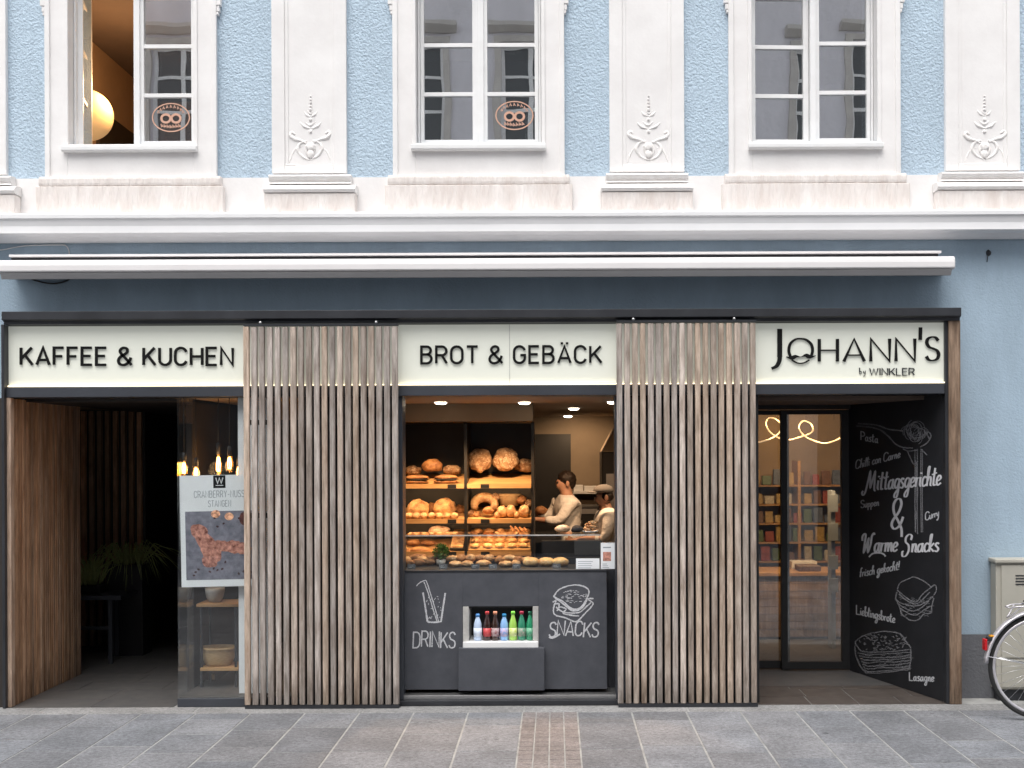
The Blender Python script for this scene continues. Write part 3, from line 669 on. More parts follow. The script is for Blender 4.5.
# lit globe in the open window
gl = thing('globe_lamp', 'round glowing yellow lamp inside the open upper left window', 'lamp', (-3.62, 1.05, 4.39))
MB().blob((-3.615, 1.05, 4.36), (.195,.195,.195), 0, 0, sub=4).build('lamp_globe', M['moon'], gl)
MB().lathe([(.05, 0), (.05, .03), (.012, .04), (.012, .45)], (-3.615, 1.05, 4.36+.19), 12).build('lamp_stem', M['dark'], gl)
def point(name, loc, e, col=(1, .62, .3), r=.08):
    d = bpy.data.lights.new(name, 'POINT'); d.energy = e; d.color = col; d.shadow_soft_size = r
    o = bpy.data.objects.new(name, d); COL.objects.link(o); o.location = loc; return o
def spot(name, loc, e, target=None, col=(1, .72, .45), size=110, blend=.7, r=.05):
    d = bpy.data.lights.new(name, 'SPOT'); d.energy = e; d.color = col; d.shadow_soft_size = r; d.spot_size = R(size); d.spot_blend = blend
    o = bpy.data.objects.new(name, d); COL.objects.link(o); o.location = loc
    dv = Vector(target)-Vector(loc) if target else Vector((0,0,-1)); o.rotation_euler = dv.to_track_quat('-Z', 'Y').to_euler(); return o
point('lamp_light', (-3.35, 1.0, 4.5), 17, (1, .6, .28), .15)

# small wall details
one('wall_hook', MB().blob(PT(988.5, 253, YW), (.018,.012,.022), 2, .2, sub=2).tube([PT(988, 254, YW), PT(987.5, 257, YW-.01), PT(987, 262, YW)], .003), M['dark'],
    'small dark hook in the blue wall, right of the awning', 'hook')
mb = MB(); pts = [(-25, 249), (0, 250), (14, 247.5), (30, 245.5), (60, 245), (66, 246), (69, 251), (69, 256)]
mb.tube([PT(x, y, YW-.012+.01*(i % 2)) for i, (x, y) in enumerate(catmull(pts, 5))], .0042)
one('wall_cable', mb, M['whiteplastic'], 'thin pale cable along the wall above the left end of the awning', 'cable')
mb = MB(); pts = [(26, 276), (34, 280), (46, 283), (56, 283.5), (66, 281), (72, 277)]
mb.tube([PT(x, y, YW-.02) for x, y in catmull(pts, 5)], .0055)
one('hanging_cable', mb, M['black'], 'black cable sagging just below the left end of the awning', 'cable')

# ================================================================== AWNING
aw = thing('awning', 'long retracted white awning cassette above the shop signs', 'awning', (X(477, 0), YW, Z(265, 0)))
y0 = -.08; a, b = X(-2, y0), X(955.3, y0); zt, zm, zb = Z(257.5, y0), Z(269.5, y0), Z(272, y0)
prof = [(YW, zt+.0), (y0+.06, zt+.006), (y0+.02, zt), (y0+.004, zt-.02), (y0, zt-.04), (y0, zm+.008), (y0+.005, zm), (y0+.02, zm-.004), (YW, zm-.004)]
MB().extx(prof, a, b).build('cassette', M['awning'], aw, bevel=.003)
MB().box(X(10, .05), X(942, .05), .045, YW, Z(254.6, .05), Z(252.4, .05)).build('cover_strip', M['awning'], aw)
MB().box(X(12, .08), X(939, .08), .08, YW, Z(257.5, .08), Z(254.7, .08)).build('mounting_rail', M['dark'], aw)
for px in (-2.6, 955.3): 
    x = X(px, y0); MB().prism([(p[0]-.001, p[1]) for p in prof], lambda y, z: (x, y, z), lambda y, z: (x+.004, y, z)).build('end_cap', M['awning'], aw)
M['awnshade'] = mat('awning_shade_grey', (.36, .355, .36), rough=.5, var=.05, vscale=2)  # greyer than the casing: the shade underneath is put into the colour
MB().extx([(y0+.010, zm-.006), (y0+.035, zm-.046), (YW, zm-.012), (YW, zm-.0065)], a+.012, b-.012).build('underside', M['awnshade'], aw, bevel=.003)
for px in ():
    MB().box(X(px, .16), X(px+14, .16), .02, YW, zm-.05, zm-.03).build('bracket', M['awning'], aw)

# ================================================================== SHOP FRONT FRAME
sf = thing('storefront', 'dark steel shop front frame around the three bakery bays', 'shop front', (0, .1, 0))
yb = -.06
zf1 = Z(309.2, yb); zf0 = Z(317.3, yb)
MB().extx([(YW+.05, zf1), (yb, zf1), (yb, zf0), (yb+.03, zf0-.012), (yb+.03, zf0-.03), (YW+.05, zf0-.03)], X(2, yb), X(962, yb)).build('top_beam', M['dark'], sf, bevel=.002)
MB().box(X(1.5, -.03), X(4.5, -.03), -.03, YW+.05, 0, zf0-.03).build('post', M['dark'], sf, bevel=.002)
MB().box(X(945.5, 0), X(949, 0), 0, YW+.05, 0, zf0-.03).build('post', M['dark'], sf, bevel=.002)
mb = MB().box(X(949.5, -.02), X(961, -.02), -.02, YW+.05, 0.0, Z(322, -.02), (1, .95, .9)); mb.build('timber_post', M['post'], sf, bevel=.004)
ZS1, ZS0, ZL = Z(322.8, 0), Z(385.0, 0), Z(395.2, 0)
MB().box(X(5, 0), X(945, 0), .0, .24, ZL, ZS0).build('lintel', M['lintel'], sf, bevel=.003)
MB().box(X(8, 0)+.002, X(945, 0)-.002, .13, .26, ZS0+.002, zf0-.032).build('sign_backing', M['dark'], sf)
# mullion posts either side of the serving window (behind the slatted screens)
MB().box(X(394, .03), X(402.5, .03), .03, .20, 0.03, ZL-.001).build('post', M['lintel'], sf, bevel=.002)
MB().box(X(615, .03), X(628, .03), .03, .20, 0.03, ZL-.001).build('post', M['lintel'], sf, bevel=.002)
MB().box(X(742, .06), X(758.5, .06), .06, .20, 0.0, ZL-.001).build('post', M['black'], sf, bevel=.002)
MB().box(X(300, .05), X(394, .05)-.002, .05, .18, 0.0, ZL-.001).build('side_panel', M['black'], sf)
MB().box(X(628, .05)+.002, X(742, .06)-.002, .07, .18, 0.0, ZL-.001).build('side_panel', M['black'], sf)
# threshold below the serving window
MB().box(X(396, 0), X(622, 0), .00, .62, .0, .035).build('threshold', M['dark'], sf, bevel=.003)
MB().box(X(402, .06), X(617, .06), .05, .60, .035, .062).build('threshold_strip', M['steel'], sf, bevel=.002)

# ------------------------------------------------------------------ signs
def signbox(px0, px1, label):
    t = thing('shop_sign', label, 'sign', (X((px0+px1)/2, .02), .02, ZS0))
    MB().box(X(px0, .02)+.002, X(px1, .02)-.002, .03, .125, ZS0+.016, ZS1-.006).build('sign_panel', M['opal'], t)
    MB().box(X(px0, .02)+.004, X(px1, .02)-.004, .010, .028, ZS0+.004, ZS0+.012).build('light_strip', M['strip'], t)
    return t
m0 = flat(.03)
s1 = signbox(8, 321, 'illuminated cream sign reading KAFFEE & KUCHEN, above the left entrance')
mb = MB(); write(mb, 'KAFFEE & KUCHEN', m0, 21.5, 233, 364.8, 17, 2.55, y1=364.2+1.6-.7, gap=.26, d1=.012, d0=.002, space=.42); mb.build('lettering', M['ink'], s1)
s2 = signbox(321, 691, 'illuminated cream sign reading BROT & GEBÄCK, above the serving window')
MB().box(X(510, .03)-.002, X(510, .03)+.002, .0285, .030, ZS0+.017, ZS1-.007).build('panel_seam', M['ceramic'], s2)
mb = MB(); write(mb, 'BROT & GEBÄCK', m0, 421.5, 601, 363.4, 16.6, 2.45, y1=362.8, gap=.26, d1=.012, d0=.002, space=.42); mb.build('lettering', M['ink'], s2)
s3 = signbox(691, 945, 'illuminated cream sign reading JOHANN\'S by WINKLER, above the right entrance')
mb = MB(); cw = dict(lo=.42, hi=1.0, d0=.002, d1=.012)
write(mb, 'J', m0, 777.5-.5, 781, 362, 31, 4.6, gap=0, **cw) if False else None
def wv(pts, wt, lo=.4, q=[0]):
    q[0] += 1; mb.ribbon(catmull(pts, 6) if len(pts) > 2 else pts, lambda t, u: wt*(lo+(1-lo)*abs(t.y)), m0, .002, .012+(q[0] % 5)*.0003)
wv([(779.5, 329), (779.5, 357)], 4.8); wv([(779.6, 352), (779.3, 360), (776.5, 366), (771.5, 368.6)], 4.2, .5)
wv([(790.3, 357), (788.6, 351), (790, 344), (795, 339.6), (800.5, 338.8), (806, 340), (811, 344.5), (812.3, 351), (810.6, 357)], 2.8, .55)
wv([(791.5, 360), (796, 362.6), (800.5, 363.4), (805, 362.4), (809, 360)], 1.6, .8)
mb.ribbon(catmull([(786, 356.8), (791, 358.2), (795.5, 356.6), (800.6, 357), (805.5, 355.4), (810, 357.2), (815.5, 355.6)], 6), lambda t, u: .5+3.4*max(0, sin(2*pi*min(max(u, 0), 1)*1.0)**2), m0, .002, .0135)
write(mb, 'HANN', m0, 819, 914.5, 361.6, 22.5, 3.1, y1=361.2, gap=.22, **cw)
wv([(920.2, 327.5), (919.9, 340)], 3.4)
write(mb, 'S', m0, 926, 938.5, 360.6, 23.5, 3.2, gap=0, **cw)
mb.build('lettering', M['ink'], s3)
mb = MB(); write(mb, 'WINKLER', m0, 869.5, 914, 375.2, 6.9, 1.15, gap=.2, lo=.5, d0=.002, d1=.008)
write(mb, 'by', m0, 859, 865.5, 373.8, 5.6, .55, gap=.25, d0=.002, d1=.006); mb.build('small_lettering', M['dark'], s3)

# ------------------------------------------------------------------ slatted sliding screens
def screen(px0, px1, n, label, seed, rows, top):
    Y0 = -.065; rr = random.Random(seed)
    t = thing('slatted_screen', label, 'slatted screen', (X((px0+px1)/2, Y0), Y0, 0), 'slatted sliding screens')
    mb = MB(); p = (px1-px0-6.4)/(n-1)
    for k in range(n):
        a = px0+k*p; b = a+5.55+rr.uniform(-.25, .25)
        g = rr.uniform(.80, 1.20); wmt = rr.choice([0, 0, .04, .08, .14]); c = (g*(1+wmt*.8), g, g*(1.03-wmt*.9))
        if rr.random() < .13: c = tuple(x*1.18 for x in c)
        dy = rr.uniform(-.002, .003); xa, xb = X(a, Y0), X(b, Y0); e = .0045
        z0, z1 = Z(705.5, Y0)+.012, Z(top, Y0)+rr.uniform(-.002, .001)
        y_a, y_b = Y0+dy, Y0+.032
        poly = [(xa+e, y_a), (xb-e, y_a), (xb, y_a+e), (xb, y_b), (xa, y_b), (xa, y_a+e)]
        N = 1
        mb.prism(poly, lambda x, y: (x, y, z0), lambda x, y: (x, y, z1), c)
    mb.build('slats', M['slat'], t)
    x0, x1 = X(px0, Y0)+.01, X(px1, Y0)-.01
    for py in rows: MB().box(x0, x1, Y0+.033, Y0+.052, Z(py+2.5, Y0), Z(py-2.5, Y0)).build('batten', M['black'], t)
    MB().box(x0-.008, x1+.008, Y0-.002, Y0+.05, Z(top-.5, Y0)+.002, Z(top-2.5, Y0)+.002).build('top_rail', M['dark'], t)
    MB().box(x0-.006, x1+.008, Y0-.006, Y0+.05, .0, Z(705.5, Y0)+.008).build('bottom_rail', M['dark'], t)
    for px in (px0+17, px1-22): MB().lathe([(.0, 0), (.011, 0), (.011, .012), (.004, .02), (0, .02)], (X(px, Y0), Y0+.012, Z(top-2.5, Y0)+.003), 10).build('roller', M['steel'], t)
    return t
screen(243.5, 398.5, 20, 'weathered slatted timber screen left of the serving window', 5, (421, 514.5), 325.5)
screen(617, 757, 18, 'weathered slatted timber screen right of the serving window', 9, (421, 514.5), 323.5)
# ================================================================== SHOP SHELL
ZC = 2.128
shell = house
MB().box(-5.6, 3.6, .262, 7.2, ZC, ZC+.05).build('shop_ceiling', M['warmceil'], house)
MB().box(X(177, .3)-.02, 3.6, .62, 7.2, -.011, .003).build('shop_floor', M['tile'], house)
xp = X(176.5, 0)
MB().box(xp-.04, xp, .34, 5.2, .002, ZC-.001).box(xp, -1.6, 2.7, 2.75, .003, ZC-.001).build('shop_wall', M['darkwall'], house)
MB().box(-2.4, 1.3, 5.2, 5.25, .003, ZC-.001).box(1.22, 1.27, 1.3, 5.2, .003, ZC-.001).build('shop_wall', M['shopwall'], house)
MB().box(1.27, 3.5, 4.6, 4.65, .003, ZC-.001).box(3.45, 3.5, 1.0, 4.6, .003, ZC-.001).build('shop_wall', M['shopwall'], house)
# ---------------------------------------------------------------- left passage
rr = random.Random(21)
def woodwall(mb, horiz, fixed, a0, a1, z0, z1, p, wd, dep, seed, face):
    q = random.Random(seed); a = a0
    while a < a1-wd*.5:
        g = q.uniform(.7, 1.25); wm = q.uniform(-.05, .12); c = (g*(1+wm), g, g*(1-wm)); d = q.uniform(0, .004)
        if horiz == 'y': mb.box(fixed, fixed+dep-d, a, a+wd, z0, z1, c)
        else: mb.box(a, a+wd, fixed+d, fixed+dep, z0, z1, c)
        a += p
    return mb
xw = -3.775
mb = woodwall(MB(), 'y', xw-.02, .052, 1.2, .002, Z(396, 0)-.002, .036, .029, .06, 3, 1)
mb.box(X(5, 0), X(10.5, 0), .004, .051, .003, ZL-.001, (1.15, 1.3, 1.5)); mb.build('slatted_side_wall', M['warmwood'], house)
MB().box(xw-.10, xw-.022, .02, 1.235, .001, ZL-.003).build('side_wall_core', M['darkwall'], house)
mb = woodwall(MB(), 'x', 2.5, -5.2, -3.72, .002, ZC-.01, .072, .040, .04, 5, 1); mb.build('slatted_back_wall', M['warmwood'], house)
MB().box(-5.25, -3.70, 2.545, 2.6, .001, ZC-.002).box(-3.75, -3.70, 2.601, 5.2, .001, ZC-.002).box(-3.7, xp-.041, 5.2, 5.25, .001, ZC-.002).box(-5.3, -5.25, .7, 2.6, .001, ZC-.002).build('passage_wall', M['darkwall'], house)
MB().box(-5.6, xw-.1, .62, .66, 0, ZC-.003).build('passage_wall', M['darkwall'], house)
q = random.Random(8); fl = MB(); Mtile = M['tile']
y = .002
while y < 5.2:
    x = -5.3+q.uniform(0, .3)
    while x < xp:
        L = q.uniform(.5, .8); x2 = min(x+L, xp-.001)
        xs = max(x, xw-.02) if y < .66 else x
        if x2-xs > .03: fl.box(xs+.003, x2-.003, y+.003, y+.297, -.012, q.uniform(0, .0012), (1,1,1))
        x += L
    y += .30
tag(fl.build('passage_floor', M['tile']), kind='structure')
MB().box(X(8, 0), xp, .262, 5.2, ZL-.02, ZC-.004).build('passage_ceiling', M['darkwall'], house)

# bar table and planters in the passage
t = thing('bar_table', 'black metal bar table in the dark left passage', 'table', (-3.9, 1.7, 0))
Yt = 1.62; zt = Z(594, Yt)
MB().box(X(66, Yt), X(120, Yt), Yt, Yt+.42, zt-.035, zt).build('table_top', M['lintel'], t, bevel=.003)
for px, yy in ((74, Yt+.02), (109.5, Yt+.02), (116, Yt+.37)):
    MB().box(X(px, yy)-.016, X(px, yy)+.016, yy, yy+.032, .0, zt-.035).build('leg', M['lintel'], t)
MB().box(X(74, Yt), X(110, Yt), Yt+.025, Yt+.045, .28, .31).build('footrest', M['dark'], t)
def grasspot(x, y, z0, z1, w_, label, seed, droop):
    t = thing('planter', label, 'planter', (x, y, z0)); q = random.Random(seed)
    MB().extx([(y-w_*.42, z0), (y+w_*.42, z0), (y+w_*.5, z1), (y-w_*.5, z1)], x-w_*.6, x+w_*.6).build('pot', M['black'], t, bevel=.006)
    g = MB()
    for k in range(110):
        a = q.uniform(0, 2*pi); r0 = q.uniform(0, w_*.4); L = q.uniform(.14, .30); ln = q.uniform(.05, .25)*(1.6 if droop else .8)
        p0 = Vector((x+r0*cos(a)*1.1, y+r0*sin(a), z1-.01)); d = Vector((cos(a), sin(a), 0))
        p1 = p0+d*ln*.4+Vector((0,0,L*.7)); p2 = p0+d*ln+Vector((0,0,L*(.35 if droop else .9)-(.25*q.random() if droop else 0)))
        pts = [p0, p0.lerp(p1, .6), p1, p1.lerp(p2, .5)+Vector((0,0,.012)), p2]
        g.tube(pts, [.004, .004, .0035, .0025, .0006], 4)
    g.build('grass_tuft', M['grass'], t)
grasspot(X(88, 1.8), 1.83, zt+.001, zt+.07, .20, 'dark planter of green grass standing on the black bar table', 3, False)
grasspot(X(128, 2.1), 2.12, .0, .78, .26, 'tall black planter with trailing grass, behind the bar table', 5, True)

# ---------------------------------------------------------------- glass display case
t = thing('display_case', 'narrow glass display case between the left passage and the slatted screen', 'display case', (X(238, 0), .2, 0))
xa, xb = X(177, 0), X(300, .03)-.004; zb = Z(697, 0)
MB().box(xa-.004, xb, -.004, .34, .0, zb).build('case_base', M['lintel'], t, bevel=.003)
MB().box(xa, xb, .004, .012, zb, ZL-.001).build('front_pane', M['caseglass'], t)
MB().box(xa, xa+.008, .0125, .335, zb, ZL-.001).build('side_pane', M['caseglass'], t)
MB().box(xa+.008, xb, .013, .62, zb-.004, zb+.006).build('case_floor', M['tile'], t)
MB().box(X(236, .05), X(268, .05), .10, .115, Z(692, .1), ZL-.002).build('white_panel', M['paper'], t)
MB().box(X(268, .05), X(271, .05), .10, .16, zb, ZL-.002).build('inner_post', M['dark'], t)
# poster
Yp = .035; m = flat(Yp)
t = thing('poster', 'white poster with a photo of crusty nut bread sticks, hung inside the glass display case', 'poster', tuple(PT(220, 530, Yp)))
def rp(x, y):
    c, s_ = cos(R(-1.2)), sin(R(-1.2)); dx, dy = x-220, y-530
    return 220+dx*c-dy*s_, 530+dx*s_+dy*c
def mr(px, py, d=0): return m(*rp(px, py), d)
def sheet(mb, poly, d0, d1, col=(1,1,1)): return mb.prism(poly, lambda x, y: mr(x, y, d0), lambda x, y: mr(x, y, d1), col)
sheet(MB(), [(180.5, 475), (259, 475), (259, 586.5), (180.5, 586.5)], 0, .0015).build('sheet', M['paper'], t)
M['slate'] = mat('printed_slate', (.13, .135, .175), rough=.5, col2=(.28, .28, .34), vscale=22, detail=7)
M['nut'] = mat('printed_bread', (.15, .035, .025), rough=.5, col2=(.85, .42, .32), vscale=38, detail=7, tint=True)
sheet(MB(), [(185.5, 511), (254, 511), (254, 579.5), (185.5, 579.5)], .0015, .0020).build('photo_print', M['slate'], t)
pr = MB(); q = random.Random(2)
def wob(cx, cy, rx, ry, rot=0, n=18, a=.12):
    o = []
    for k in range(n):
        th = 2*pi*k/n; r = 1+q.uniform(-a, a); x, y = rx*cos(th)*r, ry*sin(th)*r
        o.append((cx+x*cos(rot)-y*sin(rot), cy+x*sin(rot)+y*cos(rot)))
    return o
for i, (cx, cy, rx, ry, rot) in enumerate(((199, 531, 9, 7, .6), (205, 541, 11, 8, .9), (211, 552, 11, 8.5, .8), (209, 561, 8, 6, .2), (222, 546, 10, 5.5, .15), (233, 547, 10, 6.5, .1), (243, 549, 9, 6, .2))):
    sheet(pr, wob(cx, cy, rx, ry, rot), .002, .0023+.00015*i, (1, 1, 1))
for i, (cx, cy, rx) in enumerate(((216, 513.8, 4.6), (229.5, 516.5, 4.6))): sheet(pr, wob(cx, cy, rx, rx*.85, 0, 14, .04), .002, .0024+.0001*i, (1.9, 2.2, 1.8))
for i in range(16):
    cx, cy = q.uniform(189, 250), q.choice([q.uniform(562, 577), q.uniform(518, 530), q.uniform(560, 575)]); sheet(pr, wob(cx, cy, 1.4, 1, q.random()*3, 8), .002, .0034+.00005*i, (.12, .1, .15))
sheet(pr, wob(245.5, 519, 6, 7, 0, 16, .04), .002, .0041, (.25, .15, .15))
pr.build('printed_bread', M['nut'], t)
sheet(MB(), [(214.3, 475.4), (226.5, 475.4), (226.5, 488), (214.3, 488)], .0015, .0021).build('logo_square', M['ink'], t)
lg = MB(); write(lg, 'W', mr, 217, 224, 483.3, 5.6, 1.1, d0=.002, d1=.0026, gap=0); lg.ribbon([(216.6, 485.4), (224.2, 485.4)], lambda a, b: .7, mr, .002, .0026); lg.build('logo_letter', M['paintwhite'], t)
M['greyink'] = mat('grey_print', (.34, .38, .42), rough=.7)
lg = MB(); write(lg, 'CRANBERRY-NUSS', mr, 195, 245, 497.3, 6.6, .62, d0=.0015, d1=.002, gap=.28); write(lg, 'STANGEN', mr, 209, 231.5, 506.6, 6.2, .62, d0=.0015, d1=.002, gap=.28)
lg.build('poster_lettering', M['greyink'], t)
# small wall shelf in the case
Ys = .42
t = thing('wooden_shelf', 'slim metal shelf with two pale wooden boards behind the display case glass', 'shelf', (X(216, Ys), Ys, 0))
for i, (z_, a, b) in enumerate(((Z(602.5, Ys-.1), 195.5, 238), (Z(666.5, Ys-.1), 199, 237))):
    MB().box(X(a, Ys-.1), X(b, Ys-.1), Ys-.1, Ys+.16, z_-.022, z_).build('board', M['oak'], t, bevel=.003)
for px in (199.5, 234):
    for yy in (Ys-.08, Ys+.13): MB().box(X(px, Ys-.1)-.008, X(px, Ys-.1)+.008, yy, yy+.016, .004, Z(602.5, Ys-.1)-.022).build('post', M['dark'], t)
zz = Z(602.5, Ys-.1)
one('ceramic_pot', MB().lathe([(.0, .004), (.04, .0), (.058, .03), (.068, .075), (.07, .10), (.064, .10), (.058, .04), (0, .012)], (X(213.5, Ys), Ys+.02, zz), 20), M['ceramic'], 'small grey ceramic pot on the upper board behind the poster', 'pot')
zz = Z(666.5, Ys-.1)
one('proofing_basket', MB().lathe([(.0, .004), (.085, .0), (.10, .02), (.104, .03), (.112, .05), (.115, .06), (.122, .09), (.124, .115), (.132, .12), (.132, .135), (.122, .135), (.105, .06), (0, .03)], (X(217.5, Ys), Ys+.01, zz), 26, sx=1, sy=.75), M['wicker'], 'oval pale wicker bread basket on the lower board in the display case', 'basket')
one('power_socket', MB().box(xp+.001, xp+.02, .72, .80, Z(689, .75), Z(674, .75)), M['whiteplastic'], 'small white power socket low on the wall in the display case', 'socket')
# pendant bulbs
def pendant(px, py, Y, sz, label):
    p = PT(px, py, Y); t = thing('pendant_bulb', label, 'lamp', tuple(p), 'filament bulbs in the display case')
    MB().tube([p+Vector((0,0,.07*sz)), (p.x, p.y, ZL-.001 if Y < .26 else ZC-.001)], .0025, 6).build('cord', M['black'], t)
    MB().lathe([(0, .09*sz), (.012, .09*sz), (.016, .075*sz), (.016, .04*sz), (0, .04*sz)], p, 12).build('bulb_holder', M['black'], t)
    MB().lathe([(.013, .045*sz), (.018, .03*sz), (.026, 0), (.024, -.03*sz), (.012, -.05*sz), (0, -.054*sz)], p, 14).build('glass_bulb', M['bulbglass'], t)
    mb = MB()
    for k in range(4):
        a = k*pi/2; mb.tube([p+Vector((.006*cos(a), .006*sin(a), .03*sz)), p+Vector((.014*cos(a), .014*sin(a), 0)), p+Vector((.009*cos(a+.6), .009*sin(a+.6), -.032*sz))], .0022, 5)
    mb.build('filament', M['filament'], t)
pendant(184, 468, .09, 1.2, 'filament bulb added in place of a reflection at the far left edge of the display case')  # extra bulb, added to stand in for a reflection in the side pane
pendant(196, 473, .20, 1.2, 'lowest of the glowing filament bulbs, above the left of the poster')
pendant(218.5, 464, .34, 1.7, 'largest glowing filament bulb, above the poster logo')
pendant(229.5, 463, .18, 1.35, 'glowing filament bulb right of the largest bulb in the display case')
pendant(239, 472, .30, 1.2, 'glowing filament bulb half hidden by the slatted screen')
point('lamp_light', (X(215, .3), .32, 1.62), 2.2, (1, .58, .25), .06)

# ---------------------------------------------------------------- serving counter
Yc = .12
ct = thing('serving_counter', 'anthracite bakery counter with chalk drawings under the serving window', 'counter', (X(504, Yc), .4, 0))
zt, zb = Z(571.5, Yc), Z(689, Yc); xa, xb = X(402.5, Yc), X(606, Yc)
nx0, nx1, nz0, nz1 = X(462, Yc), X(538, Yc), Z(648, Yc), Z(606, Yc)
mb = MB().box(xa, nx0, Yc, .16, zb, zt).box(nx1, xb, Yc, .16, zb, zt).box(nx0+.0005, nx1-.0005, Yc+.0006, .16, nz1, zt).box(nx0+.0005, nx1-.0005, Yc+.0006, .16, zb, nz0)
mb.build('counter_front', M['anthracite'], ct)
MB().box(xa, xa+.02, .161, .78, zb, zt).box(xb-.02, xb, .161, .78, zb, zt).box(xa+.02, xb-.02, .76, .78, zb, zt-.02).box(xa+.02, xb-.02, .161, .76, zb, zb+.02).build('counter_body', M['anthracite'], ct)
MB().box(xa-.004, xb+.004, Yc-.006, .80, zt+.001, zt+.013).build('counter_top', M['dark'], ct, bevel=.002)
for px in (409, 582):
    for yy in (.2, .66): MB().lathe([(.014, 0), (.014, zb)], (X(px, .2), yy, 0.063 if yy < .6 else 0.004), 12).build('foot', M['steel'], ct) if yy < .6 else None
MB().box(X(606, Yc)+.006, X(617, .3), .30, .34, .062, zt).build('side_filler', M['anthracite'], ct)
for k, px in enumerate((409, 582)): pass
# drinks niche
MB().box(nx0+.0015, X(468, Yc), Yc-.004, .40, nz0+.002, nz1-.002).box(X(532, Yc), nx1-.0015, Yc-.004, .40, nz0+.002, nz1-.002).build('niche_side', M['ceramic'], ct, bevel=.003)
MB().box(X(468, Yc), X(532, Yc), .40, .41, nz0, nz1).box(X(468, Yc), X(532, Yc), Yc+.01, .40, nz1-.012, nz1-.003).build('niche_lining', M['black'], ct)
zl = Z(641.5, .10)
MB().box(nx0+.003, nx1-.003, .085, .39, nz0-.004, zl).build('niche_ledge', M['whiteplastic'], ct, bevel=.003)
MB().box(X(457.5, .055), X(543.5, .055), .055, Yc-.001, Z(690.5, .055), Z(648, .055)).build('cooler_drawer', M['anthracite'], ct, bevel=.003)
# feet done; chalk art on the front
m = flat(Yc); ch = MB()
write(ch, 'DRINKS', m, 413, 455, 647.5, 15.5, 1.35, gap=.16, slant=.04, jit=.06, d1=.001)
lines(ch, m, [[(416.5, 586), (420, 582.5), (425.5, 580.5), (427, 583), (430, 592), (436, 612), (438.5, 621)], [(424, 582), (427.5, 591), (434, 612), (437, 621)]], .9, jit=.15)
lines(ch, m, [[(423, 592.5), (425, 605), (427.5, 621.5)], [(427.5, 621.8), (434, 622.3), (441.2, 621.5)], [(441, 621.8), (443, 608), (445.3, 593)]], 1.7)
q = random.Random(5)
for k in range(26):
    x, y = q.uniform(427, 441), q.uniform(595, 618); lines(ch, m, [[(x, y), (x+q.uniform(-1.5, 1.5), y+q.uniform(.5, 2.2))]], .55, .001+.00002*k, False)
write(ch, 'SNACKS', m, 549, 598, 636.5, 14.5, 1.45, gap=.14, slant=.10, jit=.10, d1=.001)
lines(ch, m, [[(549, 637), (553, 638), (560, 634)]], 1.5)
sand = [[(554.5, 595.5), (558, 590.5), (566, 586.5), (577, 585), (586, 587.5), (589, 592), (586, 600), (581, 607), (576, 609.2), (570, 607.5), (563, 601.5), (554.5, 597), (554.5, 595.5)],
        [(555, 598), (562, 603), (570, 609), (577, 610.5), (583, 606), (587, 600)], [(555.5, 597.5), (564, 604.5), (572, 610.5), (580, 609.5), (586, 603)],
        [(552.5, 602), (556, 601), (554, 606), (553.5, 612), (556.5, 615.5), (566, 618), (574, 621.5), (578, 620.5), (585, 613.5), (591, 607), (593, 603), (588, 599), (593.5, 598.5)],
        [(556, 607), (562, 611.5), (571, 613), (580, 612), (587, 606), (591, 602.5)], [(557, 611), (560, 607), (566, 609), (563, 613), (570, 615), (579, 616)], [(555, 604), (559, 604), (558, 609)]]
lines(ch, m, sand, 1.25, jit=.12)
for k in range(60):
    a, r_ = q.uniform(0, 6.28), q.random()**.5; x, y = 573+13*r_*cos(a), 596+7*r_*sin(a)
    lines(ch, m, [[(x, y), (x+q.uniform(1, 3), y+q.uniform(-.6, .6))]], .4, .001+.00001*k, False)
ch.build('chalk_drawing', M['chalk'], ct)
# bottles
def bottle(px, label, body, capc, lab, kind, seed):
    Yb = .165; x = X(px, Yb); h = .205 if kind == 'plastic' else .215
    t = thing('drink_bottle', label, 'bottle', (x, Yb, zl), 'drink bottles in the cooler niche')
    pr = [(.0, 0), (.026, .002), (.028, .01), (.028, .10), (.026, .12), (.016, .155), (.0115, .17), (.0115, .185)]
    if kind == 'plastic': pr = [(.0, 0), (.027, .002), (.029, .012), (.026, .05), (.029, .09), (.028, .115), (.018, .145), (.013, .155), (.013, .168)]
    mb_ = mat('bottle_body', body, rough=.12, coat=.6); MB().lathe(pr, (x, Yb, zl+.0005), 18).build('bottle_body', mb_, t)
    MB().lathe([(.0, .02), (.0145, .02), (.0145, 0), (0, 0)][::-1] if False else [(.0145, 0), (.0145, .018), (.012, .021), (0, .021)], (x, Yb, zl+pr[-1][1]-.004), 16).build('cap', mat('bottle_cap', capc, rough=.3), t)
    lm = mat('bottle_label', lab[0], rough=.45, col2=lab[1], vscale=45)
    r_ = .0288 if kind != 'plastic' else .0298
    MB().lathe([(r_, .03), (r_, .088)], (x, Yb, zl), 18).build('paper_label', lm, t)
    return t
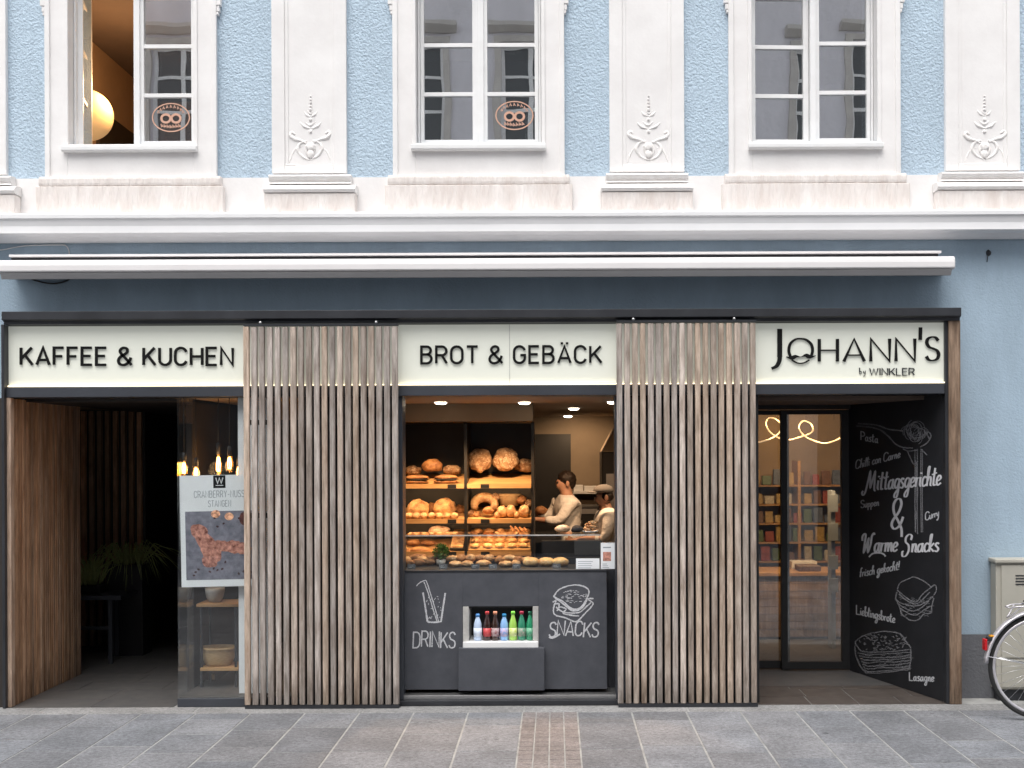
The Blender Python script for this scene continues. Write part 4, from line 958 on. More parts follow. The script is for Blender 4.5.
B = [(477, 'white bottle with blue cap, leftmost in the drinks niche', (.5,.62,.8), (.08,.25,.55), ((.55,.66,.85),(.8,.85,.9)), 'plastic'),
     (486.5, 'dark cola bottle with red label in the drinks niche', (.03,.01,.008), (.4,.03,.03), ((.45,.02,.03),(.6,.1,.1)), 'glass'),
     (494.5, 'dark bottle with pale label and orange cap in the drinks niche', (.035,.015,.01), (.55,.22,.12), ((.5,.42,.42),(.25,.05,.06)), 'glass'),
     (503.5, 'pink and blue bottle in the middle of the drinks niche', (.25,.45,.75), (.02,.20,.42), ((.7,.45,.55),(.15,.35,.7)), 'plastic'),
     (512.3, 'lime green bottle in the drinks niche', (.35,.60,.10), (.18,.55,.05), ((.55,.65,.12),(.75,.8,.5)), 'glass'),
     (521, 'green bottle with a red cap in the drinks niche', (.03,.22,.13), (.35,.02,.05), ((.05,.25,.16),(.4,.35,.3)), 'glass'),
     (530-.6, 'green bottle with a green cap, rightmost in the drinks niche', (.02,.25,.12), (.01,.12,.06), ((.03,.3,.15),(.25,.5,.35)), 'glass')]
for k, b in enumerate(B): bottle(*b, k)
a = bpy.data.lights.new('niche_light', 'AREA'); a.energy = .16; a.size = .4; a.size_y = .03; a.shape = 'RECTANGLE'; a.color = (.95, .97, 1)
o = bpy.data.objects.new('niche_light', a); COL.objects.link(o); o.location = (X(500, .2), .155, nz1-.02); o.rotation_euler = (0, 0, 0)

# glass case on the counter
zd = zt+.0135; zg = 1.155
gc = thing('glass_counter_case', 'low glass pastry case standing on the serving counter', 'glass case', (X(500, .3), .4, zd))
MB().box(X(404, .17), X(600, .17), .165, .172, zd, zg).build('front_pane', M['glass'], gc)
MB().box(X(404, .17), X(600, .17), .1725, .50, zg-.006, zg+.002).build('top_pane', M['glass'], gc)
MB().box(X(404, .17), X(600, .17), .163, .167, zg-.004, zg+.004).build('pane_edge', M['ceramic'], gc)
MB().box(X(600, .17), X(600, .17)+.006, .17, .50, zd, zg).build('side_pane', M['glass'], gc)
MB().box(X(404, .17), X(600, .17), .50, .52, zd, zd+.05).build('rear_rail', M['dark'], gc)
MB().box(X(541, .6), X(602, .6), .70, .78, zd+.02, Z(541, .7)).build('rear_panel', M['black'], gc)

# ---------------------------------------------------------------- bread shelving behind the counter
YS = 1.5
sh = thing('bread_shelf', 'tall dark bread rack with sloping wooden boards behind the counter', 'bread shelf', (X(468, YS), 1.75, 0))
x0, xm, x1 = X(386, YS), X(465.5, YS), X(532.5, YS)
for x in (x0, xm, x1): MB().box(x-.012, x+.012, YS, YS+.42, .004, 1.975).build('upright', M['black'], sh)
MB().box(x0-.012, x1+.012, YS+.42, YS+.44, .004, 1.975).build('back_panel', M['black'], sh)
tl = []
for i, (py, nm) in enumerate(((485.5, 'A'), (520.5, 'B'), (553, 'C'))):
    z = Z(py, YS)
    for (a, b) in ((x0+.013, xm-.013), (xm+.013, x1-.013)):
        MB().extx([(YS-.01, z-.012), (YS+.41, z+.075), (YS+.41, z+.09), (YS-.01, z+.003)], a, b).build('board', M['oak'], sh)
        MB().box(a, b, YS-.024, YS-.011, z-.022, z+.018).build('front_lip', M['oak'], sh)
        MB().box(a, b, YS-.030, YS-.0245, z-.026, z-.019).build('metal_rail', M['black'], sh)
    for px in (485, 452): 
        MB().box(X(px, YS)-.035, X(px, YS)+.035, YS-.030, YS-.0250, z-.017, z+.014).build('price_holder', M['black'], sh)
for z in (.25, .6):
    MB().box(x0+.013, x1-.013, YS, YS+.41, z, z+.02).build('board', M['darkwall'], sh)
MB().box(-2.4, X(533, YS)+.0, YS-.06, YS+.5, 1.985, ZC-.001).build('bulkhead', M['shopwall'], house)
def on(px, Y, py): return (X(px, Y), Y, Z(py, Y))
def zsh(py, Y): return Z(py, YS)+.003+(Y-YS)*.087/.41
rx90 = Matrix.Rotation(R(68), 3, 'X')
bread = lambda nm, mb, mt, lb, cat, grp='loaves on the bread rack': one(nm, mb, mt, lb, cat, grp)
# top tier
for k, (px, py, lb) in enumerate(((479.5, 460, 'round dark floured loaf, left one of the two on the top right board'), (505.5, 459.5, 'round dark floured loaf, right one of the two on the top right board'))):
    Y = 1.72; bread('round_loaf', MB().blob(on(px, Y, py), (.104, .102, .055), k+3, .16, 2.2, rot=rx90, sub=4), M['loaf'], lb, 'bread')
bread('round_loaf', MB().blob(on(525, 1.84, 465.5), (.085, .05, .055), 9, .2, 2, sub=3), M['loaf'], 'smaller floured loaf lying behind the right round loaf', 'bread')
bread('brown_loaf', MB().blob(on(432.5, 1.72, 465.5), (.085, .07, .062), 12, .25, 1.6, flatb=.7), M['crust'], 'pointed brown loaf at the back of the top left board', 'bread').data.update()
for k, (px, lb) in enumerate(((416.5, 'flat filled bread at the far left of the top left board'), (446, 'flat filled bread beside the rack post, top left board'))):
    Y = 1.56; z = zsh(485.5, Y)
    t = thing('filled_bread', lb, 'sandwich', (X(px, Y), Y, z), 'sandwiches on the bread rack')
    MB().blob((X(px, Y), Y, z+.018), (.098, .045, .018), k, .12, 2, flatb=.6).build('bottom_half', M['crust'], t)
    MB().blob((X(px, Y), Y-.004, z+.036), (.100, .046, .008), k+4, .3, 5).build('filling', M['trousers'], t)
    MB().blob((X(px, Y), Y, z+.052), (.096, .045, .022), k+8, .12, 2).build('top_half', M['crust'], t)
for k, (px, py, rx_, lb) in enumerate(((413, 470, .07, 'low dark loaf at the back left of the top left board'), (452, 469.5, .075, 'low dark loaf at the back right of the top left board'))):
    bread('brown_loaf', MB().blob(on(px, 1.80, py), (rx_, .06, .042), 500+k, .25, 2, sub=3), M['loaf'], lb, 'bread')
for k, (px, py, lb) in enumerate(((432, 509, 'light loaf half hidden between the two round loaves of the middle left board'), (459, 511, 'small light loaf beside the rack post on the middle left board'))):
    bread('brown_loaf', MB().blob(on(px, 1.76, py), (.06, .05, .055), 510+k, .25, 2, sub=3), M['crust'], lb, 'bread')
# middle tier
for k, (px, py, lb) in enumerate(((417.5, 508.5, 'light round loaf at the left of the middle left board'), (444.5, 507.5, 'light round loaf at the right of the middle left board'))):
    Y = 1.68; bread('round_loaf', MB().blob(on(px, Y, py), (.092, .085, .055), k+31, .15, 2.2, rot=rx90, sub=4, col=(1.35, 1.35, 1.2)), M['rolls'], lb, 'bread')
for k, (px, py, r_) in enumerate(((470.5, 513.5, .036), (476.5, 514.5, .034), (495, 497, .04), (521.5, 500, .042), (529, 503, .036))):
    Y = 1.62 if k < 2 else 1.74
    bread('bread_roll', MB().blob(on(px, Y, py), (r_, .04, r_*.85), 400+k, .3, 2.2), M['crust' if k % 2 else 'loaf'], ['dark roll at the far left of the middle right board', 'brown roll in front of the curved ring loaf', 'dark floured roll between ring loaf and wicker basket', 'brown roll leaning right of the wicker basket', 'dark roll at the far right behind the pale buns'][k], 'bread roll', 'dark rolls on the middle right board')
names = ['leftmost', 'second', 'third', 'fourth', 'fifth', 'sixth', 'seventh']
for k in range(7):
    Y = 1.545; px = 408.5+k*7.6; z = zsh(520.5, Y)
    bread('bread_roll', MB().blob((X(px, Y), Y, z+.026), (.033, .04, .028), k+50, .2, 2, flatb=.8), M['rolls'], '%s small golden roll in front of the light loaves, middle left board' % names[k], 'bread roll', 'small rolls on the bread rack')
bread('ring_loaf', MB().tube([(X(484, 1.68)+.085*cos(a), 1.68+.035*sin(a), Z(505, 1.68)+.065*sin(a)) for a in [R(-30+i*15) for i in range(17)]], [.030+.012*sin(pi*i/16) for i in range(17)], 10), M['rolls'], 'large curved ring loaf on the middle right board', 'bread')
bread('dark_roll', MB().blob(on(488, 1.58, 510), (.045, .04, .03), 61, .3, 2), M['crust'], 'dark roll tucked inside the curved ring loaf', 'bread roll', 'small rolls on the bread rack')
Yb = 1.78; c = on(509, Yb, 500)
t = thing('bread_basket', 'round wicker basket behind the rolls on the middle right board', 'basket', c)
MB().lathe([(.0, -.045), (.075, -.045), (.095, .04), (.098, .045), (.088, .045), (.07, -.03), (0, -.035)], c, 22).build('basket_wall', M['wicker'], t)
MB().tube([(c[0]+.095*cos(2*pi*k/20), c[1]+.095*sin(2*pi*k/20), c[2]+.045) for k in range(20)], .009, 6, closed=True).build('basket_rim', M['wicker'], t)
for k, (px, py, r_) in enumerate(((502, 511.5, .05), (510.5, 511, .052), (524, 511, .054), (497, 515, .03), (516, 515, .03))):
    bread('bread_roll', MB().blob(on(px, 1.58, py), (r_*.85, .045, r_), k+70, .15, 2), M['rolls'],
          ['pale bun below the left side of the wicker basket', 'pale bun directly below the wicker basket', 'pale bun at the right end of the middle right board', 'small roll left of the pale buns below the basket', 'small roll between the pale buns below the basket'][k], 'bread roll', 'buns on the middle right board')
# bottom tier
t = thing('roll_tray', 'wire edged tray full of pretzel rolls on the bottom right board', 'tray', on(500, 1.5, 553))
a, b = xm+.02, x1-.02; z = Z(553, YS)
MB().extx([(YS-.02, z+.022), (YS+.38, z+.16), (YS+.38, z+.168), (YS-.02, z+.030)], a, b).build('tray_base', M['oak'], t)
mb = MB().tube([(a, YS-.02, z+.045), (b, YS-.02, z+.045), (b, YS+.38, z+.185), (a, YS+.38, z+.185)], .004, 6, closed=True); mb.build('wire_rim', M['dark'], t)
row = ['front', 'second', 'third', 'back']; colm = ['leftmost', 'left centre', 'middle', 'right centre', 'rightmost']
for i in range(4):
    for j in range(5):
        y = YS+.035+i*.095; x = a+.055+j*((b-a-.11)/4)
        bread('pretzel_roll', MB().blob((x+rr.uniform(-.004, .004), y, z+.045+(y-YS)*.35), (.043, .046, .026), i*5+j, .25, 2.2, sub=2, col=(1.3, 1.25, 1.1)), M['rolls'],
              '%s roll in the %s row of the tray' % (colm[j], row[i]), 'bread roll', 'rolls on the tray')
z = Z(553, YS)
bread('white_loaf', MB().blob(on(439, 1.70, 529.5), (.088, .06, .036), 91, .22, 2, col=(1.4, 1.7, 2.6)), M['rolls'], 'flour-white loaf behind the bottom left board, above the pastries', 'bread')
t = thing('pastry_tray', 'tray of flat pale pastry left of the rack post on the bottom board', 'tray', on(452, 1.5, 548))
MB().extx([(YS+.0, z+.03), (YS+.36, z+.15), (YS+.36, z+.16), (YS+.0, z+.04)], X(449, YS), X(463.5, YS)).build('tray_base', M['black'], t)
MB().extx([(YS+.01, z+.041), (YS+.35, z+.157), (YS+.35, z+.172), (YS+.01, z+.058)], X(450, YS), X(462.5, YS)).build('flat_pastry', M['rolls'], t)
for k, (px, py, rx_, rz, lb) in enumerate(((413, 542, .06, .028, 'brown oval bun at the back left of the bottom left board'), (428, 542.5, .055, .022, 'brown oval bun beside the flour-white loaf'),
                                   (419, 550, .085, .03, 'long brown filled bun at the front of the bottom left board'), (408, 551.5, .03, .03, 'small brown bun at the left edge of the bottom left board'))):
    bread('brown_bun', MB().blob(on(px, 1.55 if k > 1 else 1.7, py), (rx_, .05, rz), 95+k, .2, 2), M['crust'], lb, 'bread roll', 'buns on the bottom left board')
t = thing('bread_sticks', 'bundle of dark bread sticks leaning above the tray of rolls', 'bread', on(520, 1.7, 531)); 
for k in range(4): MB().tube([Vector(on(510+k*4.5, 1.6, 526+k*.6)), Vector(on(519+k*4.5, 1.66, 536))], [.009, .011], 8).build('bread_stick', M['crust'], t)
# potted herb on the counter
hp = thing('parsley_pot', 'bunch of bright green parsley in a small pot in the pastry case', 'plant', on(440, .42, 566))
c = Vector(on(440.5, .42, 560)); q = random.Random(12)
MB().lathe([(0, 0), (.03, 0), (.036, .045), (.03, .045), (0, .03)], (c.x, c.y, zd), 16).build('pot', M['ceramic'], hp)
mb = MB()
for k in range(330):
    d = Vector((q.gauss(0, 1), q.gauss(0, 1), q.gauss(0, 1))).normalized()*(q.random()**.4); p = Vector((c.x+d.x*.062, c.y+d.y*.055, zd+.105+d.z*.055))
    u = Vector((q.gauss(0,1), q.gauss(0,1), q.gauss(0,1))).normalized(); v = u.cross(Vector((q.random(), q.random(), q.random()+.1))).normalized(); s_ = q.uniform(.008, .015); g = q.uniform(.6, 1.7)
    mb.add([p-u*s_, p-v*s_*.6, p+u*s_, p+v*s_*.6], [(0,1,2,3)], (g, g, g*.9))
for k in range(10): mb.tube([(c.x+q.uniform(-.01,.01), c.y, zd+.03), (c.x+q.uniform(-.04,.04), c.y+q.uniform(-.03,.03), zd+.10)], .0018, 4)
mb.build('parsley_leaves', M['leaf'], hp)
# pastries on the deck (front row)
P = [(407, 'croissant at the far left of the pastry case', 'croissant', .040), (417, 'croissant second from the left in the pastry case', 'croissant', .045), (427, 'croissant left of the parsley in the pastry case', 'croissant', .045),
     (455, 'flat glazed pastry right of the parsley', 'pastry', .05), (467, 'flat glazed pastry beside a price tag near the middle', 'pastry', .045), (483, 'flat golden pastry in the middle of the pastry case', 'pastry', .055),
     (505, 'braided golden pastry left of the yellow cake slices', 'pastry', .05), (515, 'small brown pastry touching the yellow cake slices', 'pastry', .035)]
for k, (px, lb, kd, r_) in enumerate(P):
    Y = .33+.03*(k % 3); x = X(px, Y)
    if kd == 'croissant':
        pts = [(x+r_*1.2*cos(a), Y+r_*.7*sin(a), zd+.028) for a in [R(20+i*14) for i in range(11)]]
        mb = MB().tube(pts, [.006+.022*sin(pi*i/10)*(1 if i % 2 else .86) for i in range(11)], 10)
    else: mb = MB().blob((x, Y, zd+.02), (r_, .05, .024), k+140, .25, 2.5, flatb=.7)
    one(kd, mb, M['crust' if kd == 'croissant' else 'rolls'], lb, kd, 'pastries in the glass case')
for k, (px, w_, lb) in enumerate(((531, 9, 'yellow cake slice, left of the three at the right of the pastry case'), (545.5, 9, 'yellow cake slice, middle of the three in the pastry case'), (560, 9, 'yellow cake slice, right of the three beside the white cards'))):
    Y = .36
    one('cake_slice', MB().blob((X(px, Y), Y, zd+.03), (.062, .06, .034), k+160, .12, 3, flatb=.85, col=(1.3, 1.35, 1.2)), M['rolls'], lb, 'cake slice', 'pastries in the glass case')
for k, (px, py, lb) in enumerate(((418, 554, 'heaped dark roll above the croissants at the far left'), (460, 559, 'black lidded jar bread left of the middle price tag'))):
    one('dark_roll', MB().blob(on(px, .52, 557 if k == 0 else 560), (.06, .05, .03), k+180, .2, 2), M['crust'], ['heaped dark roll above the croissants at the far left', 'dark brown pastry behind the flat glazed pastries'][k], 'bread roll', 'pastries in the glass case')
for k, px in enumerate((411, 443, 475, 492.5, 518-2, 556)):
    w_ = .028; x = X(px, .2); t = thing('price_tag', ['blue grey price tag at the far left of the pastry case', 'blue grey price tag below the parsley', 'wide blue grey price tag near the middle of the pastry case', 'small blue grey price tag right of the middle', 'blue grey price tag just left of the cake slices', 'blue grey price tag below the cake slices'][k], 'price tag', (x, .2, zd), 'price tags in the pastry case')
    MB().extx([(.185, zd+.001), (.188, zd+.001), (.20, zd+.034), (.197, zd+.034)], x-w_, x+w_).build('tag_plate', M['lintel'], t)
    mb = MB()
    for j in range(2): mb.box(x-w_*.7, x+w_*(.1+.4*((k+j) % 2)), .1825+.004*j, .1835+.004*j, zd+.012+.009*j, zd+.0145+.009*j)
    mb.build('tag_writing', M['chalk'], t)
names12 = ['first', 'second', 'third', 'fourth', 'fifth', 'sixth', 'seventh', 'eighth', 'ninth', 'tenth', 'eleventh', 'twelfth', 'thirteenth']
q = random.Random(77)
for k, px in enumerate((406, 414, 422, 431, 452, 461, 470, 479, 489, 499, 509, 518, 527)):
    Y = .44+q.uniform(-.01, .02); zz = zd+.035+q.uniform(0, .02)
    if k % 3 == 1:
        x = X(px, Y); mb = MB().tube([(x+.045*cos(a), Y+.03*sin(a), zz) for a in [R(10+i*16) for i in range(11)]], [.006+.020*sin(pi*i/10)*(1 if i % 2 else .82) for i in range(11)], 10)
    else: mb = MB().blob((X(px, Y), Y, zz), (.040, .04, .026), k+300, .3, 2.4)
    one('pastry', mb, M['crust' if k % 2 else 'rolls'], '%s brown pastry from the left in the raised back row of the glass case' % names12[k], 'pastry', 'back row of pastries')
# small items on top of the glass case
zt2 = zg+.003
one('wrapped_bread', MB().blob((X(562, .36), .36, zt2+.028), (.055, .04, .028), 201, .15, 2, flatb=.9, col=(1.5, 1.8, 2.4)), M['rolls'], 'pale floury bread lying on the glass case, left of the pretzels', 'bread')
one('dark_bag', MB().blob((X(577, .37), .37, zt2+.024), (.045, .035, .026), 202, .25, 2, flatb=.9), M['trousers'], 'small dark bag on the glass case between pale bread and pretzels', 'bag')
t = thing('pretzel_plate', 'plate heaped with small pale pretzels on the right of the glass case', 'plate', (X(590, .36), .36, zt2))
MB().lathe([(0, 0), (.04, 0), (.06, .012), (.058, .014), (.04, .004), (0, .004)], (X(590, .36), .36, zt2), 24).build('plate', M['whiteplastic'], t)
q = random.Random(4)
for k in range(7):
    cx, cy, cz_ = X(590, .36)+q.uniform(-.03, .03), .36+q.uniform(-.02, .02), zt2+.018+.007*k; rt = Matrix.Rotation(q.random()*6, 3, 'Z') @ Matrix.Rotation(q.uniform(.4, 1.2), 3, 'X')
    pts = [Vector((cx, cy, cz_))+rt @ Vector((.026*sin(2*a), .022*cos(a)*1.2, .003*sin(3*a))) for a in [2*pi*i/24 for i in range(24)]]
    MB().tube(pts, .0055, 6, closed=True, col=(1.3, 1.3, 1.3)).build('pretzel', M['rolls'], t)
# cards at the right of the counter
c1 = thing('info_card', 'wide white card with small print at the right of the pastry case', 'card', (X(587, .15), .15, zt))
MB().box(X(575.5, .15), X(599, .15), .148, .152, zd+.001, Z(558.5, .15)).build('card', M['paper'], c1)
mb = MB(); mm = flat(.148); q = random.Random(3)
for k in range(4): mb.ribbon([(578, 561.5+2.1*k), (594-q.random()*5, 561.5+2.1*k)], lambda a, b: .5, mm, .0002, .0006)
mb.build('card_print', M['greyink'], c1)
c2 = thing('poster_card', 'taller white card with a dark picture at the right end of the counter', 'card', (X(608, .14), .14, zt))
MB().box(X(600.3, .14), X(614.5, .14), .138, .143, zd+.001, Z(543, .14)).build('card', M['paper'], c2)
mm = flat(.138)
MB().prism([(603, 552), (611, 552), (611, 561), (603, 561)], lambda x, y: mm(x, y, .0002), lambda x, y: mm(x, y, .0008)).build('card_picture', M['nut'], c2)
mb = MB()
for k in range(3): mb.ribbon([(602.5, 564+1.8*k), (607+k, 564+1.8*k)], lambda a, b: .55, mm, .0002, .0006)
mb.ribbon([(603, 547.5), (611, 547.3)], lambda a, b: 1.2, mm, .0002, .0006); mb.build('card_print', M['greyink'], c2)
one('sauce_bottle', MB().lathe([(0, 0), (.018, 0), (.018, .07), (.007, .09), (.007, .10), (0, .10)], (X(604, .45), .45, zd), 14), M['redlens'], 'small red sauce bottle behind the taller card', 'bottle')

# room fittings
MB().box(X(534, 5), X(571, 5), 5.16, 5.199, .004, Z(434, 5.1)).build('doorway_dark_slab', M['black'], house)  # black slab on the back wall; the opening's darkness is put into its colour
t = thing('oven', 'dark tall oven against the back of the shop, right of the bakers', 'oven', (.75, 4.3, 0))
MB().box(X(602, 4.2), 1.2, 4.2, 4.9, .004, Z(452, 4.2)).build('oven_body', M['black'], t, bevel=.01)
MB().prism([(X(602, 4.2), 4.2), (1.2, 4.2), (1.2, 4.9), (X(602, 4.2), 4.9)], lambda x, y: (x, y, Z(452, 4.2)+.003), lambda x, y: (x+(1.1-x)*.35, y+.1, ZC-.01)).build('oven_hood', M['shopwall'], t)
MB().box(X(606, 4.2), 1.1, 4.17, 4.199, .9, 1.5).build('oven_door', M['steel'], t)
t = thing('wall_shelf', 'short shelf with white boxes on the back wall behind the baker', 'shelf', (X(585, 5), 5, 1.3))
MB().box(X(573, 4.9), X(598, 4.9), 4.92, 5.19, Z(494, 4.9), Z(492, 4.9)).build('board', M['whiteplastic'], t)
for k, (a, b) in enumerate(((573.5, 583), (584, 597))):
    one('storage_box', MB().box(X(a, 4.95), X(b, 4.95), 4.95, 5.15, Z(492, 4.9)+.001, Z(485.5+k, 4.9)), M['whiteplastic'], ['white box at the left of the short back wall shelf', 'wider white box at the right of the short back wall shelf'][k], 'box', bevel=.004)
t = thing('coffee_machine', 'dark coffee machine behind the counter between the two bakers', 'coffee machine', (X(586, 4), 4, .9))
MB().box(X(574, 4), X(600, 4), 4.0, 4.4, Z(535, 4), Z(506, 4)).build('machine_body', M['black'], t, bevel=.02)
MB().box(X(576, 4), X(597, 4), 3.98, 3.999, Z(514, 4), Z(509, 4)).build('control_panel', M['steel'], t)
for px in (580, 592): MB().lathe([(.025, 0), (.025, .06), (0, .06)], (X(px, 4), 3.96, Z(526, 4)), 12).build('brew_head', M['steel'], t)
one('back_counter', MB().box(X(534, 3.6), 1.2, 3.6, 4.5, .004, Z(540, 3.9)), M['darkwall'], 'low dark work counter at the back of the shop', 'counter', bevel=.005)
# ceiling downlights
for k, (px, py, lb, e) in enumerate(((441, 402, 'round ceiling downlight above the left of the bread rack', 1), (524.5, 402, 'round ceiling downlight above the right post of the bread rack', 1), (568, 416.5, 'small ceiling downlight deep in the shop', 1), (613.5, 401.5, 'ceiling downlight beside the right screen', 1), (574, 408, 'recessed ceiling spotlight above the bakers', 1))):
    Yl = (ZC-EYE)*FPX/(VPY-derl(px, py)[1])-DIST; Yl = max(.7, min(Yl, 4.9)); x = X(px, Yl)
    t = thing('ceiling_spotlight', lb, 'light', (x, Yl, ZC), 'shop ceiling downlights')
    MB().lathe([(.062, 0), (.062, -.003), (.046, -.003), (.046, -.0)], (x, Yl, ZC-.0005), 24).build('trim_ring', M['whiteplastic'], t)
    MB().lathe([(.045, -.001), (.044, -.012), (.03, -.018), (0, -.019)], (x, Yl, ZC), 24).build('lamp_disc', M['lamp'], t)
WARM = (1, .60, .30)
spot('shop_spot', (X(441, 1.1), 1.1, ZC-.06), 50, (X(434, 1.6), 1.62, 1.0), WARM, 78)
spot('shop_spot', (X(500, 1.1), 1.1, ZC-.06), 56, (X(500, 1.6), 1.62, 1.0), WARM, 78)
for zz_ in (Z(485.5, YS)-.035, Z(520.5, YS)-.035):
    for (p, q_) in ((x0+.03, xm-.03), (xm+.03, x1-.03)):
        a = bpy.data.lights.new('shelf_light', 'AREA'); a.shape = 'RECTANGLE'; a.size = q_-p; a.size_y = .03; a.energy = 1.1; a.color = WARM
        o = bpy.data.objects.new('shelf_light', a); COL.objects.link(o); o.location = ((p+q_)/2, YS-.0, zz_); o.rotation_euler = (R(-35)*-1, 0, 0)
spot('shop_spot', (X(440, .7), .75, ZC-.03), 44, (X(440, .3), .3, .9), WARM, 100)
spot('shop_spot', (X(540, .7), .75, ZC-.03), 42, (X(530, .3), .3, .9), WARM, 100)
spot('shop_spot', (X(568, 2.4), 2.15, ZC-.03), 34, (X(566, 2.8), 2.8, .9), (1, .60, .33), 130)
spot('shop_spot', (X(640, 2.4), 2.0, ZC-.03), 20, (X(605, 2.4), 2.2, .9), (1, .68, .42), 130)
spot('shop_spot', (X(580, 4.3), 4.5, ZC-.04), 15, (X(580, 5.2), 5.2, .9), (1, .66, .38), 140)
# ================================================================== PEOPLE
def skinned(name, V, E, rad, m, parent, root=0, sub=2):
    me = bpy.data.meshes.new(name); me.from_pydata([tuple(v) for v in V], E, []); me.materials.append(m)
    o = bpy.data.objects.new(name, me); COL.objects.link(o)
    md = o.modifiers.new('skin', 'SKIN'); md.use_smooth_shade = True
    if not me.skin_vertices: raise RuntimeError('no skin layer')
    for i, r in enumerate(rad):
        d = me.skin_vertices[0].data[i]; d.radius = (r, r) if not isinstance(r, tuple) else r; d.use_root = (i == root)
    s = o.modifiers.new('smooth', 'SUBSURF'); s.levels = sub; s.render_levels = sub
    if parent is not None:
        o.parent = parent
        if parent.type == 'EMPTY': o.matrix_parent_inverse = Matrix.Translation(-parent.location)
    return o
def person(label, pos, headtop, lean, hands, hat, yaw=0):
    """faces -X; hands = [(near),(far)] targets relative to pos"""
    k = headtop/1.60; base = Vector(pos)
    t = thing('person', label, 'person', pos)
    Rz = Matrix.Rotation(yaw, 3, 'Z')
    def W(x, y, z):       # x forward(+) local
        return base + Rz @ Vector((-x, y, z))
    f = lambda z: lean*max(0, (z-.9*k))
    V = []; E = []; Rd = []
    def v(x, y, z, r, par=None):
        V.append(W(x+f(z), y, z)); Rd.append(r); 
        if par is not None: E.append((par, len(V)-1))
        return len(V)-1
    pel = v(0, 0, .92*k, .115*k); wa = v(0, 0, 1.06*k, .098*k, pel); che = v(-.005, 0, 1.22*k, (.09*k, .105*k), wa); nb = v(-.01, 0, 1.33*k, .050*k, che)
    nk = v(0, 0, 1.39*k, .047*k, nb); hd = v(.012, 0, 1.475*k, .080*k, nk); cr = v(.0, 0, 1.535*k, .070*k, hd)
    no = v(.092, 0, 1.462*k, .013*k, hd); chn = v(.062, 0, 1.405*k, .030*k, hd)
    for sy, tgt in ((-1, hands[0]), (1, hands[1])):
        s_ = v(-.01, sy*.15*k, 1.29*k, .040*k, nb)
        hx, hy, hz = tgt; sx, syy, sz = -.01+f(1.30*k), sy*.155*k, 1.30*k
        mid = Vector(((sx+hx)/2-.03, (syy+hy)/2+sy*.05, (sz+hz)/2-.10))
        def raw(p, r, par):
            V.append(W(*p)); Rd.append(r); E.append((par, len(V)-1)); return len(V)-1
        el = raw(mid, .040*k, s_); d = (Vector(tgt)-mid).normalized(); wr = raw(Vector(tgt), .026*k, el); pa = raw(Vector(tgt)+d*.05, .032*k, wr)
        up = Vector((0, 0, 1)); sd = d.cross(up).normalized()
        for j in range(4):
            b = Vector(tgt)+d*.085+sd*(j-1.5)*.019; L = (.052, .062, .058, .044)[j]
            p1 = raw(b, .0088, pa); p2 = raw(b+d*L*.55-up*.012, .0078, p1); raw(b+d*L*.8-up*.036, .0066, p2)
        th = raw(Vector(tgt)+d*.03-sd*.036-up*.006, .011, pa); raw(Vector(tgt)+d*.07-sd*.05-up*.022, .0085, th)
        lx = raw((0, sy*.085*k, .84*k), .085*k, pel); kn = raw((.015, sy*.095*k, .48*k), .056*k, lx); an = raw((-.01, sy*.10*k, .09*k), .036*k, kn); raw((.13, sy*.105*k, .035*k), .032*k, an)
    skinned('body', V, E, Rd, M['skin'], t)
    # shirt
    V2 = []; E2 = []; R2 = []
    V, E, Rd = V2, E2, R2
    def v2(x, y, z, r, par=None):
        V2.append(W(x+f(z), y, z)); R2.append(r)
        if par is not None: E2.append((par, len(V2)-1))
        return len(V2)-1
    hp = v2(0, 0, .86*k, .150*k); p = v2(0, 0, .95*k, .138*k, hp); wa = v2(0, 0, 1.07*k, .122*k, p); che = v2(-.005, 0, 1.22*k, (.140*k, .160*k), wa); nb = v2(-.01, 0, 1.335*k, .095*k, che); v2(0, 0, 1.38*k, .062*k, nb)
    for sy, tgt in ((-1, hands[0]), (1, hands[1])):
        s_ = v2(-.01, sy*.155*k, 1.295*k, .074*k, nb)
        hx, hy, hz = tgt; sx, syy, sz = -.01+f(1.30*k), sy*.155*k, 1.30*k
        mid = Vector(((sx+hx)/2-.03, (syy+hy)/2+sy*.05, (sz+hz)/2-.10))
        V2.append(W(*mid)); R2.append(.056*k); E2.append((s_, len(V2)-1)); V2.append(W(*(mid.lerp(Vector(tgt), .72)))); R2.append(.042*k); E2.append((len(V2)-2, len(V2)-1))
    skinned('shirt', V2, E2, R2, M['shirt'], t)
    V3 = [W(0, 0, .90*k)]; E3 = []; R3 = [.135*k]
    for sy in (-1, 1):
        for (x, y, z, r) in ((0, .088, .82, .098), (.015, .097, .48, .072), (-.01, .10, .10, .058)):
            V3.append(W(x, sy*y*k, z*k)); R3.append(r*k); E3.append((len(V3)-2 if (x, y) != (0, .088) else 0, len(V3)-1))
    skinned('trousers', V3, E3, R3, M['trousers'], t)
    hc = W(.012+f(1.48*k), 0, 1.485*k)
    for sy in (-1, 1):
        e = W(.083+f(1.48*k), sy*.030*k, 1.482*k); MB().blob(e, (.010,)*3, 1, 0, sub=2).build('eye', M['hair'], t)
        e = W(-.002+f(1.46*k), sy*.082*k, 1.468*k); MB().blob(e, (.018, .008, .028), 1, .1, sub=2).build('ear', M['skin'], t)
    MB().tube([W(.083+f(1.43*k), y, 1.428*k) for y in (-.02, 0, .02)], .004, 6).build('mouth', M['post'], t)
